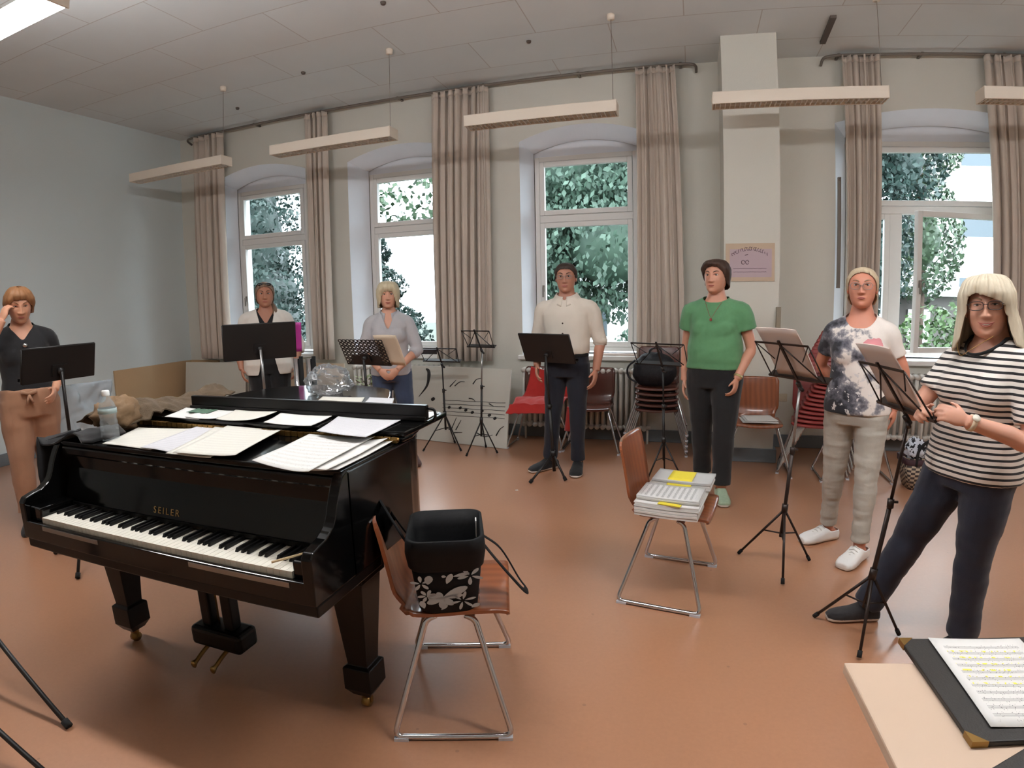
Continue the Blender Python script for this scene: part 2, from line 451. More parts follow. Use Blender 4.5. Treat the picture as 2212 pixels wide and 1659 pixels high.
radiator(-3.75, -2.50, 'ribbed white radiator behind the blonde woman in grey')
radiator(-1.70, -0.35, 'ribbed white radiator behind the man in white shirt')
radiator(1.60, 3.30, 'ribbed white radiator under the right window')

# ---- curtain rails and curtains
def rail(x0, x1, label):
    m = MB().tube(rounded([(x0, YB - 0.03, 3.70), (x0, YB - 0.13, 3.74), (x0 + 0.12, YB - 0.13, 3.755), (x1 - 0.12, YB - 0.13, 3.755), (x1, YB - 0.13, 3.74), (x1, YB - 0.03, 3.70)], 0.08), 0.014, 8)
    o = m.build('curtain_rail', M['rail']); tag(o, label, 'curtain rail')
    n = int((x1 - x0) / 1.1) + 1
    for k in range(n + 1):
        x = x0 + 0.15 + (x1 - x0 - 0.3) * k / n
        MB().bounds((x - 0.012, YB - 0.13, 3.755), (x + 0.012, YB + 0.0, 3.775)).build('bracket', M['rail'], o)
rail(-6.26, 0.10, 'long curtain rail over the three left windows')
rail(1.28, 3.9, 'bent curtain rail over the right window')

def curtain_mat(name, a, b):
    m = mat(name, a, 0.9, sheen=0.2, noise_amt=0.05, bump=0.15, bump_scale=160)
    return m
M['curt'] = curtain_mat('curtain_beige', (200, 187, 174), None)
M['curt_light'] = curtain_mat('curtain_light', (206, 194, 182), None)
def curtain(x0, x1, b0, b1, label, m, folds, seed):
    rg = random.Random(seed); ph = [rg.uniform(0, 6.28) for _ in range(4)]
    def fn(u, v):
        xa, xb = x0 + (x1 - x0) * u, b0 + (b1 - b0) * u
        s_ = v ** 1.5
        x = xb * (1 - v) + xa * v
        amp = 0.042 * (1 - 0.35 * v)
        y = YB - 0.125 + amp * math.sin(u * folds * 6.2832 + ph[0] + 0.5 * math.sin(u * 9 + ph[1])) + 0.016 * math.sin(u * folds * 2.3 * 6.28 + ph[2] + v * 2)
        x += 0.014 * math.cos(u * folds * 6.2832 * 2 + ph[3]) + 0.01 * math.sin(v * 3 + ph[1])
        return (x, y, 0.83 + 2.90 * v)
    o = MB().sheet(fn, int(folds * 14), 14, th=0.004).build('curtain', m)
    tag(o, label, 'curtain', 'beige curtains at the windows')
    hm = MB().sheet(lambda u, v: tuple(Vector(fn(u, 0.985 + 0.02 * v)) - Vector((0, 0.006, 0))), int(folds * 14), 1, th=0.004); hm.build('heading_tape', m, o)
    return o
curtain(-6.16, -5.64, -6.17, -5.66, 'beige curtain nearest the left room corner', M['curt'], 5, 1)
curtain(-4.33, -4.02, -4.32, -4.04, 'narrow beige curtain between the first two windows', M['curt'], 4, 2)
curtain(-2.66, -2.14, -2.69, -2.20, 'wide beige curtain right of the second window', M['curt'], 6, 3)
curtain(-2.14, -2.03, -2.20, -2.06, 'pale curtain strip beside the wide beige curtain', M['curt_light'], 2, 4)
curtain(-0.50, -0.13, -0.50, -0.02, 'beige curtain right of the man in white shirt', M['curt'], 5, 5)
curtain(1.45, 1.78, 1.50, 1.76, 'beige curtain behind the woman in floral top', M['curt'], 5, 6)
curtain(2.78, 3.35, 2.86, 3.40, 'beige curtain at the right edge behind the blonde in stripes', M['curt'], 6, 7)

# ---- hanging lamps
M['lamp_white'] = mat('lamp_housing', (226, 214, 198), 0.4, noise_amt=0.02)
M['lamp_grid'] = mat('lamp_louvre', (236, 232, 224), 0.35)
M['tube_off'] = mat('tube_glass_unlit', (225, 225, 218), 0.25)
LAMP_ON = 56.0
M['tube_on'] = mat('tube_lit', (255, 240, 215), 0.3, emis=((0.97, 0.97, 1.0), LAMP_ON))
def lamp(x0, x1, y, z, label, lit, rods, group):
    L_ = x1 - x0; xc = (x0 + x1) / 2
    root = thing('pendant_lamp', label, 'lamp', (xc, y, z), group=group)
    if lit:                                               # open fitting: a narrow tray over bare twin tubes
        h = MB().bounds((-L_ / 2, -0.030, 0.046), (L_ / 2, 0.030, 0.066))
        h.bounds((-L_ / 2 - 0.006, -0.078, -0.03), (-L_ / 2 + 0.006, 0.078, 0.066)); h.bounds((L_ / 2 - 0.006, -0.078, -0.03), (L_ / 2 + 0.006, 0.078, 0.066))
        h.build('lamp_housing', M['lamp_white'], root, bevel=0.004)
        for yy in (-0.045, 0.045): MB().tube([(-L_ / 2 + 0.01, yy, 0.004), (L_ / 2 - 0.01, yy, 0.004)], 0.036, 12).build('tube', M['tube_on'], root)
    else:
        h = MB().bounds((-L_ / 2, -0.075, 0.028), (L_ / 2, 0.075, 0.066))
        h.bounds((-L_ / 2, -0.082, -0.032), (L_ / 2, -0.070, 0.062)); h.bounds((-L_ / 2, 0.070, -0.032), (L_ / 2, 0.082, 0.062))
        h.bounds((-L_ / 2 - 0.006, -0.082, -0.032), (-L_ / 2 + 0.006, 0.082, 0.066)); h.bounds((L_ / 2 - 0.006, -0.082, -0.032), (L_ / 2 + 0.006, 0.082, 0.066))
        h.build('lamp_housing', M['lamp_white'], root, bevel=0.005)
        MB().tube([(-L_ / 2 + 0.02, 0, 0.004), (L_ / 2 - 0.02, 0, 0.004)], 0.014, 10).build('tube', M['tube_off'], root)
    g = MB(); n = 34
    for k in range(n): g.bounds((-L_ / 2 + L_ * (k + 0.5) / n - 0.002, -0.07, -0.030), (-L_ / 2 + L_ * (k + 0.5) / n + 0.002, 0.07, -0.012))
    g.bounds((-L_ / 2, -0.002, -0.030), (L_ / 2, 0.002, -0.012))
    if not lit: g.build('louvre', M['lamp_grid'], root)
    for rx in rods:
        MB().tube([(rx, 0, 0.066), (rx, 0, H - z - 0.03)], 0.0022, 6).build('cable', M['rail'], root)
        MB().lathe([(0.03, H - z - 0.045), (0.034, H - z - 0.005), (0.03, H - z)], 12, (rx, 0, 0)).build('ceiling_rose', M['lamp_white'], root)
    return root
ZL, YL = 3.0, 4.80
dark = 'unlit lamps along the windows'
for x0, x1, lb in ((-5.93, -4.52, 'leftmost unlit white tube lamp near the room corner'), (-3.88, -2.55, 'unlit white tube lamp above the first two windows'), (-1.83, -0.55, 'unlit white tube lamp above the arched window of the man'), (0.20, 1.50, 'unlit white tube lamp in front of the pillar'), (2.22, 3.55, 'unlit white tube lamp cut by the right edge')):
    lamp(x0, x1, YL, ZL, lb, False, ((x1 - x0) / 2 - 0.03,), dark)
for x0, x1, y, lb in ((-4.15, -2.75, 1.75, 'lit tube lamp glowing at the top left corner'), (-1.95, -0.6, 1.75, 'lit tube lamp hanging over the piano'), (0.2, 1.5, 1.75, 'lit tube lamp hanging over the desk'), (2.3, 3.6, 1.75, 'lit tube lamp near the right wall'),
                      (-4.15, -2.75, -1.2, 'unlit tube lamp at the back left'), (-1.95, -0.6, -1.2, 'unlit tube lamp behind the camera'), (0.2, 1.5, -1.2, 'unlit tube lamp behind the desk'), (2.3, 3.6, -1.2, 'unlit tube lamp at the back right')):
    lamp(x0, x1, y, ZL, lb, y > 0, ((x1 - x0) / 2 - 0.02, -(x1 - x0) / 2 + 0.05), 'lit ceiling lamps' if y > 0 else 'unlit lamps at the back')

# ---- small wall things
M['slot'] = mat('ceiling_slot_dark', (92, 82, 76), 0.7)
tag(MB().bounds((-0.02, -0.27, -0.025), (0.03, 0.27, 0.0)).build('ceiling_vent', M['slot'], loc=(1.22, 5.40, H), rotz=R(-2)), 'dark narrow vent strip on the ceiling above right rail', 'vent')
for x, y in ((-3.6, 4.9), (-2.2, 4.0), (-4.9, 5.4), (-1.35, 5.1)):
    tag(MB().lathe([(0.018, -0.02), (0.022, -0.006), (0.022, 0.0)], 10).build('ceiling_hook', M['slot'], loc=(x, y, H)), 'small dark hook stub on the grey ceiling', 'hook', 'hook stubs on the ceiling')
M['poster'] = mat('poster_lilac', (186, 166, 172), 0.7, noise_amt=0.04)
M['poster_edge'] = mat('poster_border', (196, 174, 150), 0.7)
M['ink'] = mat('poster_ink', (112, 92, 100), 0.7, noise_amt=0.3, noise_scale=30)
po = thing('poster', 'lilac handwritten poster with arched heading on the pillar', 'poster', (0.535, 5.417, 1.79))
MB().bounds((-0.21, -0.006, -0.165), (0.21, 0.0, 0.165)).build('poster_border', M['poster_edge'], po)
MB().bounds((-0.175, -0.008, -0.13), (0.185, -0.004, 0.115)).build('poster_sheet', M['poster'], po)
ik = MB(); rp = random.Random(4)
for k in range(17):
    t = (k + 0.5) / 17 * 2 - 1; x = t * 0.16; z = 0.118 - 0.055 * t * t
    s_ = 0.007 + rp.random() * 0.004
    ik.tube([(x + s_ * math.cos(a), -0.0095, z + 1.5 * s_ * math.sin(a)) for a in np.linspace(rp.uniform(0, 3), rp.uniform(4, 6.5), 8)], 0.0022, 5)
for x, z in ((-0.06, 0.0), (-0.025, 0.0)):
    ik.tube([(x + 0.014 * math.cos(a), -0.0095, z + 0.017 * math.sin(a)) for a in np.linspace(0, 5.6, 12)], 0.003, 5)
ik.tube([(-0.045, -0.0095, 0.06), (-0.02, -0.0095, 0.068)], 0.003, 5)
for z, n in ((-0.055, 26), (-0.085, 20)):
    pts = [(-0.145 + 0.29 * i / (n * 3), -0.0095, z + 0.005 * math.sin(i * 1.9) * rp.random()) for i in range(n * 3)]
    ik.tube(pts, 0.0016, 5)
ik.build('lettering', M['ink'], po)
M['duct'] = mat('cable_duct_paint', (140, 130, 114), 0.6)
tag(MB().bounds((0.765, 5.385, 1.12), (0.805, 5.42, 1.40)).build('wall_conduit', M['duct'], bevel=0.004), 'short grey conduit on the pillar under the poster', 'conduit')
M['socket'] = mat('socket_plastic', (206, 192, 168), 0.4)
for k, x in enumerate((0.86, 0.95, 1.10, 1.19)):
    s_ = MB().bounds((-0.04, -0.014, -0.04), (0.04, 0.0, 0.04)).build('wall_socket', M['socket'], loc=(x, YB, 0.50), bevel=0.005)
    tag(s_, 'cream socket in the low row right of the pillar', 'socket', 'sockets by the pillar')
    MB().lathe([(0.022, 0.0), (0.022, 0.004), (0.018, 0.004), (0.016, 0.001)], 14).build('socket_well', M['socket'], s_, loc=(0, -0.012, 0)).rotation_euler = (R(90), 0, 0)
tag(MB().box((0, 0, 0), (0.03, 0.03, 1.05)).tube([(0, 0, 0.5), (0, -0.03, 0.5)], 0.012).build('window_crank_rod', M['rail'], loc=(1.43, YB - 0.02, 2.1)), 'slim grey crank rod beside the right window curtain', 'rod')
tag(MB().tube([(0, 0, 0), (0, 0, 0.70)], 0.013, 8).build('heating_pipe', M['rad'], loc=(2.21, YB - 0.28, 0.0)), 'upright pale pipe by the woven basket', 'pipe')
# ================================================================ GRAND PIANO
M['ebony'] = mat('black_lacquer', (7, 7, 7), 0.12, noise_amt=0.1, coat=0.08, spec=0.38)
M['ebony_matt'] = mat('black_worn_lacquer', (12, 10, 9), 0.32, noise_amt=0.15, spec=0.28)
M['ivory'] = mat('key_white', (232, 228, 214), 0.25, noise_amt=0.02)
M['keyblack'] = mat('key_black', (14, 13, 13), 0.3)
M['brass'] = mat('brass_hinge', (150, 118, 66), 0.38, metal=0.85, noise_amt=0.2, noise_scale=14)
M['steel'] = mat('worn_steel', (150, 148, 144), 0.35, metal=0.9)
M['gold'] = mat('gold_lettering', (170, 136, 84), 0.4, metal=0.6)
PX0, PX1, PY0 = -2.385, -0.97, 1.235
pc = ((PX0 + PX1) / 2, 1.9, 0)
piano = thing('grand_piano', 'black grand piano covered with loose sheet music', 'piano', pc)
def pl(m): m.v = [(p[0] - pc[0], p[1] - pc[1], p[2]) for p in m.v]; return m
# rim outline seen from above
out = [(PX1, 1.44), (PX1, 1.86)] + [tuple(p)[:2] for p in smooth_path([(PX1, 1.86, 0), (-1.02, 2.02, 0), (-1.18, 2.22, 0), (-1.38, 2.42, 0), (-1.50, 2.66, 0), (-1.62, 2.84, 0), (-1.85, 2.93, 0), (-2.10, 2.90, 0), (-2.30, 2.78, 0), (PX0, 2.58, 0)], 5)][1:] + [(PX0, 1.44)]
rim = MB().prism(out, 0.635, 0.985)
pl(rim).build('case', M['ebony'], piano, bevel=0.008, bseg=3)
kb = MB().bounds((PX0 + 0.002, PY0 + 0.01, 0.600), (PX1 - 0.002, 1.62, 0.640)); pl(kb).build('keybed', M['ebony_matt'], piano, bevel=0.006)
ks = MB().bounds((PX0 + 0.03, PY0, 0.641), (PX1 - 0.03, PY0 + 0.018, 0.712)); slip = pl(ks).build('key_slip', M['ebony'], piano, bevel=0.003)
for a, b in ((0.10, 0.34), (0.66, 0.94)):
    x0, x1 = PX0 + (PX1 - PX0) * a, PX0 + (PX1 - PX0) * b
    m = MB().bounds((x0, PY0 - 0.002, 0.690), (x1, PY0 + 0.004, 0.706)); pl(m).build('felt_strip', M['steel'], slip)
# arms: side cheek profile swept in x
prof = [(PY0, 0.641), (PY0, 0.785), (PY0 + 0.012, 0.802), (PY0 + 0.05, 0.812)] + [(p.x, p.y) for p in smooth_path([(PY0 + 0.08, 0.818, 0), (PY0 + 0.125, 0.85, 0), (PY0 + 0.155, 0.92, 0), (PY0 + 0.185, 0.972, 0), (PY0 + 0.215, 0.985, 0)], 4)] + [(1.46, 0.985), (1.46, 0.641)]
for x0, x1 in ((PX0, PX0 + 0.036), (PX1 - 0.036, PX1)):
    m = MB(); n = len(prof)
    m.add([(x0, y, z) for y, z in prof] + [(x1, y, z) for y, z in prof], [tuple(range(n)), tuple(range(2 * n - 1, n - 1, -1))] + [(i, n + i, n + (i + 1) % n, (i + 1) % n) for i in range(n)])
    pl(m).build('cheek', M['ebony'], piano, bevel=0.004, recalc=True)
KX0, KX1 = -2.275, -1.057; KW = (KX1 - KX0) / 52
for x0, x1 in ((PX0 + 0.037, KX0 - 0.002), (KX1 + 0.002, PX1 - 0.037)):
    m = MB().bounds((x0, PY0 + 0.022, 0.641), (x1, 1.41, 0.765)); pl(m).build('key_block', M['ebony'], piano, bevel=0.006)
# keyboard: each key a mesh of its own
kbd = thing('keyboard', '', '', (0, 0, 0)); del kbd['label'], kbd['category']; kbd.parent = piano
wk = MB().bounds((-KW / 2 + 0.0006, 0, -0.022), (KW / 2 - 0.0006, 0.150, 0.0)).mesh('white_key', M['ivory'])
bk = MB(); bk.add([(-0.0055, 0, 0), (0.0055, 0, 0), (0.0055, 0.095, 0), (-0.0055, 0.095, 0), (-0.0042, 0.006, 0.012), (0.0042, 0.006, 0.012), (0.0042, 0.095, 0.012), (-0.0042, 0.095, 0.012)], [(0, 3, 2, 1), (4, 5, 6, 7), (0, 1, 5, 4), (1, 2, 6, 5), (2, 3, 7, 6), (3, 0, 4, 7)])
bk = bk.mesh('black_key', M['keyblack'])
for i in range(52):
    o = obj('white_key', wk, kbd, (KX0 + KW * (i + 0.5) - pc[0], 1.256 - pc[1], 0.730))
    if i == 0: b_ = o.modifiers.new('b', 'BEVEL'); b_.width = 0.0015
    if i < 51 and (i % 7) in (0, 2, 3, 5, 6): obj('black_key', bk, kbd, (KX0 + KW * (i + 1) - pc[0], 1.309 - pc[1], 0.7302))
# fallboard leaning back
m = MB(); fy0, fy1, fz0, fz1 = 1.405, 1.452, 0.742, 0.930
m.add([(KX0 - 0.06, fy0, fz0), (KX1 + 0.05, fy0, fz0), (KX1 + 0.05, fy1, fz1), (KX0 - 0.06, fy1, fz1), (KX0 - 0.06, fy0 + 0.02, fz0), (KX1 + 0.05, fy0 + 0.02, fz0), (KX1 + 0.05, fy1 + 0.02, fz1), (KX0 - 0.06, fy1 + 0.02, fz1)], [(0, 1, 2, 3), (7, 6, 5, 4), (0, 4, 5, 1), (2, 6, 7, 3), (1, 5, 6, 2), (0, 3, 7, 4)])
fb = pl(m).build('fallboard', M['ebony'], piano, bevel=0.003)
m = MB().bounds((KX0 - 0.06, 1.398, 0.737), (KX1 + 0.05, 1.404, 0.752)); pl(m).build('felt_strip', M['ebony_matt'], fb)
tx = bpy.data.curves.new('maker_name', 'FONT'); tx.body = 'SEILER'; tx.size = 0.034; tx.space_character = 1.45; tx.extrude = 0.0006; tx.align_x = 'CENTER'
to = bpy.data.objects.new('tmp', tx); COL.objects.link(to)
me = bpy.data.meshes.new_from_object(to.evaluated_get(bpy.context.evaluated_depsgraph_get())); bpy.data.objects.remove(to)
me.materials.clear(); me.materials.append(M['gold'])
lt = obj('maker_name', me, fb, (-1.735 - pc[0], fy0 - pc[1] + 0.0045, 0.765)); lt.rotation_euler = (math.atan2(fz1 - fz0, fy1 - fy0), 0, 0)
# nose rail over the fallboard, music shelf
m = MB().bounds((PX0 + 0.037, 1.425, 0.931), (PX1 - 0.037, 1.47, 0.968)); pl(m).build('nose_rail', M['ebony'], piano, bevel=0.008)
m = MB().bounds((PX0 + 0.012, 1.43, 0.969), (PX1 - 0.012, 1.775, 0.988)); m.bounds((PX0 + 0.012, 1.47, 0.94), (PX1 - 0.012, 1.775, 0.968)); pl(m).build('music_shelf', M['ebony'], piano, bevel=0.004)
# main lid following the rim, folded front flap on top, long hinge, rack
lid = [(PX1 + 0.012, 1.79)] + [(x + 0.012 if x > -1.7 else x - 0.006, y + 0.008) for x, y in out[1:-1]] + [(PX0 - 0.012, 1.79)]
m = MB().prism(lid, 0.990, 1.006); pl(m).build('lid', M['ebony'], piano, bevel=0.004)
m = MB().bounds((PX0 - 0.01, 1.80, 1.0065), (-0.955, 2.175, 1.026)); pl(m).build('lid_flap', M['ebony'], piano, bevel=0.004)
m = MB().tube([(PX0 - 0.005, 1.789, 1.0), (-0.972, 1.789, 1.0)], 0.0065, 8)
for k in range(46):
    x = PX0 + 0.02 + k * (PX1 - PX0 - 0.04) / 45
    m.bounds((x - 0.012, 1.776, 0.989), (x + 0.012, 1.795, 1.0075))
pl(m).build('piano_hinge', M['brass'], piano)
m = MB().bounds((-2.17, 1.985, 1.027), (-0.957, 2.012, 1.088)); m.bounds((-2.17, 1.972, 1.027), (-0.957, 1.985, 1.046)); rk = pl(m).build('music_rack', M['ebony_matt'], piano, bevel=0.004)
m = MB().tube(smooth_path([(-0.957, 2.0, 1.075), (-0.93, 2.0, 1.07), (-0.925, 2.0, 1.045), (-0.935, 2.0, 1.03)], 4), 0.006, 6); pl(m).build('rack_hook', M['ebony_matt'], rk)
# legs
def leg(x, y, w=0.062):
    m = MB()
    def sq(h, z): return [(x - h, y - h, z), (x + h, y - h, z), (x + h, y + h, z), (x - h, y + h, z)]
    m.loft([sq(w + 0.016, 0.60), sq(w + 0.016, 0.55), sq(w + 0.004, 0.545), sq(w * 0.66, 0.20), sq(w * 0.90, 0.19), sq(w * 0.90, 0.10), sq(w * 0.55, 0.065)], smooth=False)
    lg = pl(m).build('leg', M['ebony_matt'], piano, bevel=0.003)
    w_ = MB().lathe([(0.020, 0.045), (0.022, 0.064)], 10, (x, y, 0)); w_.tube([(x - 0.014, y, 0.022), (x + 0.014, y, 0.022)], 0.022, 14); w_.bounds((x - 0.02, y - 0.006, 0.02), (x - 0.016, y + 0.006, 0.06)); w_.bounds((x + 0.016, y - 0.006, 0.02), (x + 0.02, y + 0.006, 0.06))
    pl(w_).build('caster', M['brass'], lg)
leg(-2.33, 1.61); leg(-1.09, 1.62); leg(-1.95, 2.70)
# pedal lyre
ly = thing('pedal_lyre', '', '', (0, 0, 0)); del ly['label'], ly['category']; ly.parent = piano
for x in (-1.845, -1.725):
    m = MB().add([(x - 0.028, 1.60, 0.60), (x + 0.028, 1.60, 0.60), (x + 0.028, 1.66, 0.60), (x - 0.028, 1.66, 0.60), (x - 0.022, 1.62, 0.19), (x + 0.022, 1.62, 0.19), (x + 0.022, 1.67, 0.19), (x - 0.022, 1.67, 0.19)], [(3, 2, 1, 0), (4, 5, 6, 7), (0, 1, 5, 4), (1, 2, 6, 5), (2, 3, 7, 6), (3, 0, 4, 7)])
    q_ = MB(); q_.bounds((x - 0.026, 1.61, 0.19), (x + 0.026, 1.665, 0.60)); pl(q_).build('lyre_post', M['ebony_matt'], ly, bevel=0.008)
for x in (-1.80, -1.77): pl(MB().tube([(x, 1.64, 0.19), (x, 1.64, 0.60)], 0.004, 6)).build('pedal_rod', M['brass'], ly)
pl(MB().bounds((-1.92, 1.58, 0.10), (-1.65, 1.70, 0.19))).build('lyre_box', M['ebony_matt'], ly, bevel=0.02, bseg=3)
for x in (-1.84, -1.735): pl(MB().tube(smooth_path([(x, 1.60, 0.105), (x, 1.56, 0.092), (x, 1.52, 0.074), (x, 1.495, 0.066)], 4), [0.012] * 9 + [0.015, 0.019, 0.021, 0.012], 8, flat=0.5)).build('pedal', M['brass'], ly)
pl(MB().tube([(-1.785, 1.66, 0.17), (-1.785, 1.98, 0.61)], 0.008, 6)).build('lyre_brace', M['steel'], ly)

# ---------------------------------------------------------------- paper
def paper_mat(name, base, rows, ink=0.5, seed=0.0, margin=0.08, yellow=False, lw=0.20, nr=0.16, swap=False):
    """Sheet with rows of music staves: five lines and small note heads per row."""
    m = mat(name, base, 0.75, noise_amt=0.015)
    def f(nt, tc):
        uv = sep(nt, tc.outputs['UV']); u, v = (uv['Y'], uv['X']) if swap else (uv['X'], uv['Y'])
        inu = mth(nt, 'MULTIPLY', mth(nt, 'GREATER_THAN', u, margin), mth(nt, 'LESS_THAN', u, 1 - margin))
        inv = mth(nt, 'MULTIPLY', mth(nt, 'GREATER_THAN', v, 0.05), mth(nt, 'LESS_THAN', v, 0.93))
        fr = mth(nt, 'FRACT', mth(nt, 'MULTIPLY', v, rows))
        band = mth(nt, 'MULTIPLY', mth(nt, 'GREATER_THAN', fr, 0.28), mth(nt, 'LESS_THAN', fr, 0.72))
        ln = mth(nt, 'LESS_THAN', mth(nt, 'FRACT', mth(nt, 'MULTIPLY', mth(nt, 'SUBTRACT', fr, 0.28), 9.09)), lw)
        cm = nt.nodes.new('ShaderNodeCombineXYZ'); nt.links.new(mth(nt, 'MULTIPLY', u, rows * 3.0), cm.inputs[0]); nt.links.new(mth(nt, 'MULTIPLY', v, rows * 2.2), cm.inputs[1]); cm.inputs[2].default_value = seed
        vo = nt.nodes.new('ShaderNodeTexVoronoi'); vo.inputs['Scale'].default_value = 1.6; nt.links.new(cm.outputs[0], vo.inputs['Vector'])
        nts = mth(nt, 'LESS_THAN', vo.outputs['Distance'], nr)
        wide = mth(nt, 'MULTIPLY', mth(nt, 'GREATER_THAN', fr, 0.12), mth(nt, 'LESS_THAN', fr, 0.88))
        k = mth(nt, 'MAXIMUM', mth(nt, 'MULTIPLY', mth(nt, 'MULTIPLY', band, ln), 0.75), mth(nt, 'MULTIPLY', nts, wide))
        k = mth(nt, 'MULTIPLY', mth(nt, 'MULTIPLY', k, ink), mth(nt, 'MULTIPLY', inu, inv))
        basec = mixc(nt, mth(nt, 'MULTIPLY', texnoise(nt, tc.outputs['UV'], 2.0), 0.08), lin(base), lin([c * 0.9 for c in base]))
        if yellow:
            yb = mth(nt, 'MULTIPLY', mth(nt, 'GREATER_THAN', texnoise(nt, cm.outputs[0], 0.55, 1), 0.56), mth(nt, 'MULTIPLY', mth(nt, 'GREATER_THAN', fr, 0.66), mth(nt, 'LESS_THAN', fr, 0.9)))
            yb = mth(nt, 'MULTIPLY', yb, mth(nt, 'MULTIPLY', mth(nt, 'GREATER_THAN', v, 0.42), mth(nt, 'LESS_THAN', v, 0.88)))
            basec = mixc(nt, mth(nt, 'MULTIPLY', yb, inu), basec, lin((232, 226, 90)))
        return mixc(nt, k, basec, lin((40, 40, 44)))
    return recolor(m, f)
M['paper_staff'] = paper_mat('sheet_music_paper', (214, 213, 208), 11, 0.8)
M['paper_cream'] = paper_mat('cream_sheet_music_paper', (208, 206, 196), 12, 0.4, 3)
M['paper_grey'] = paper_mat('dense_sheet_music_paper', (200, 200, 203), 16, 0.55, 7)
M['paper_white'] = mat('plain_paper', (214, 213, 209), 0.75, noise_amt=0.02)

def sheet(name, quad, m, label, cat, z, curl=0.01, group=None, th=0.0012, seed=0, mat_parent=None, nz=None):
    """Loose sheet: quad = near-left, far-left, far-right, near-right corners in the plan."""
    a, b, c, d = [Vector((p[0], p[1], 0)) for p in quad]; o = (a + b + c + d) / 4; rg = random.Random(seed)
    p0, p1 = rg.uniform(0, 6), rg.uniform(0, 6)
    def fn(u, v):
        p = (a * (1 - u) + d * u) * (1 - v) + (b * (1 - u) + c * u) * v
        h = curl * (0.35 * (math.sin(u * 3.4 + p0) + 1) * (0.4 + 0.6 * abs(v - 0.5) * 2) + 0.5 * abs(2 * u - 1) ** 3 * (0.5 + 0.5 * math.sin(v * 2.2 + p1)))
        return (p.x - o.x, p.y - o.y, h)
    s_ = MB().sheet(fn, 12, 10, th=th).build(name, m, loc=(o.x, o.y, z))
    return tag(s_, label, cat, group)
g1 = 'loose sheets on the piano'
Z1, Z2 = 0.9905, 1.0285
sheet('sheet_music', [(-2.079, 1.434), (-2.185, 1.691), (-1.934, 1.764), (-1.809, 1.441)], M['paper_cream'], 'leftmost cream sheet on the front row of the piano', 'sheet music', Z1, 0.008, g1, seed=1)
sheet('sheet_music', [(-1.861, 1.438), (-1.931, 1.792), (-1.71, 1.78), (-1.69, 1.417)], M['paper_grey'], 'greyish sheet second from left in the front row', 'sheet music', Z1 + 0.004, 0.008, g1, seed=2)
sheet('sheet_music', [(-1.654, 1.376), (-1.827, 1.794), (-1.60, 1.80), (-1.47, 1.40)], M['paper_cream'], 'cream sheet under the middle of the front row', 'sheet music', Z1 + 0.009, 0.008, g1, seed=3)
sheet('sheet_music', [(-1.606, 1.366), (-1.745, 1.770), (-1.49, 1.80), (-1.384, 1.425)], M['paper_cream'], 'big cream sheet topping the middle of the front row', 'sheet music', Z1 + 0.015, 0.010, g1, seed=4)
sheet('sheet_music', [(-1.10, 1.40), (-1.145, 1.70), (-0.992, 1.79), (-0.985, 1.42)], M['paper_white'], 'white sheet lowest in the right front pile', 'sheet music', Z1, 0.008, g1, seed=5)
sheet('sheet_music', [(-1.15, 1.385), (-1.20, 1.70), (-1.01, 1.775), (-1.00, 1.385)], M['paper_white'], 'white sheet in the middle of the right front pile', 'sheet music', Z1 + 0.006, 0.010, g1, seed=6)
sheet('sheet_music', [(-1.263, 1.369), (-1.314, 1.734), (-1.07, 1.792), (-1.029, 1.339)], M['paper_staff'], 'sheet with clear staves topping the right front pile', 'sheet music', Z1 + 0.013, 0.012, g1, seed=7)
sheet('sheet_music', [(-2.113, 1.775), (-2.185, 1.965), (-1.93, 1.968), (-1.92, 1.785)], M['paper_white'], 'white sheet with a green picture at back row left', 'sheet music', Z2, 0.006, g1, seed=8)
M['green_pic'] = mat('printed_green_picture', (72, 100, 82), 0.7, noise_amt=0.6, noise_scale=60)
gp = bpy.data.objects['sheet_music.007']
MB().sheet(lambda u, v: (-0.05 + 0.13 * u - 0.02 * v + 0.01 * math.sin(v * 19), 0.0 + 0.085 * v + 0.008 * math.sin(u * 23), 0.0075), 10, 6, th=0.0006).build('printed_picture', M['green_pic'], gp)
sheet('sheet_music', [(-2.0, 1.785), (-2.05, 1.96), (-1.85, 1.968), (-1.83, 1.79)], M['paper_white'], 'white sheet beside the green picture in the back row', 'sheet music', Z2 + 0.004, 0.006, g1, seed=9)
sheet('sheet_music', [(-1.80, 1.765), (-1.878, 1.965), (-1.65, 1.968), (-1.624, 1.79)], M['paper_cream'], 'cream sheet second in the back row', 'sheet music', Z2 + 0.008, 0.008, g1, seed=10)
sheet('sheet_music', [(-1.566, 1.783), (-1.628, 1.965), (-1.372, 1.968), (-1.338, 1.78)], M['paper_white'], 'white sheet third in the back row', 'sheet music', Z2 + 0.003, 0.007, g1, seed=11)
sheet('sheet_music', [(-1.27, 1.72), (-1.342, 1.968), (-1.056, 1.965), (-1.041, 1.68)], M['paper_grey'], 'rightmost sheet of the back row overhanging the hinge', 'sheet music', Z2 + 0.001, 0.006, g1, seed=12)
sheet('sheet_music', [(-1.712, 2.30), (-1.791, 2.50), (-1.565, 2.54), (-1.471, 2.335)], M['paper_cream'], 'open cream notebook page behind the music rack', 'sheet music', 1.0085, 0.005, g1, th=0.004, seed=13)
sheet('sheet_music', [(-1.455, 2.335), (-1.53, 2.53), (-1.396, 2.54), (-1.30, 2.335)], M['paper_grey'], 'grey white page behind the rack beside the cream page', 'sheet music', 1.0085, 0.005, g1, th=0.002, seed=14)
sheet('sheet_music', [(-1.05, 2.04), (-1.06, 2.15), (-0.98, 2.16), (-0.97, 2.04)], M['paper_white'], 'white slip behind the right end of the music rack', 'sheet music', 1.0275, 0.004, g1, seed=15)
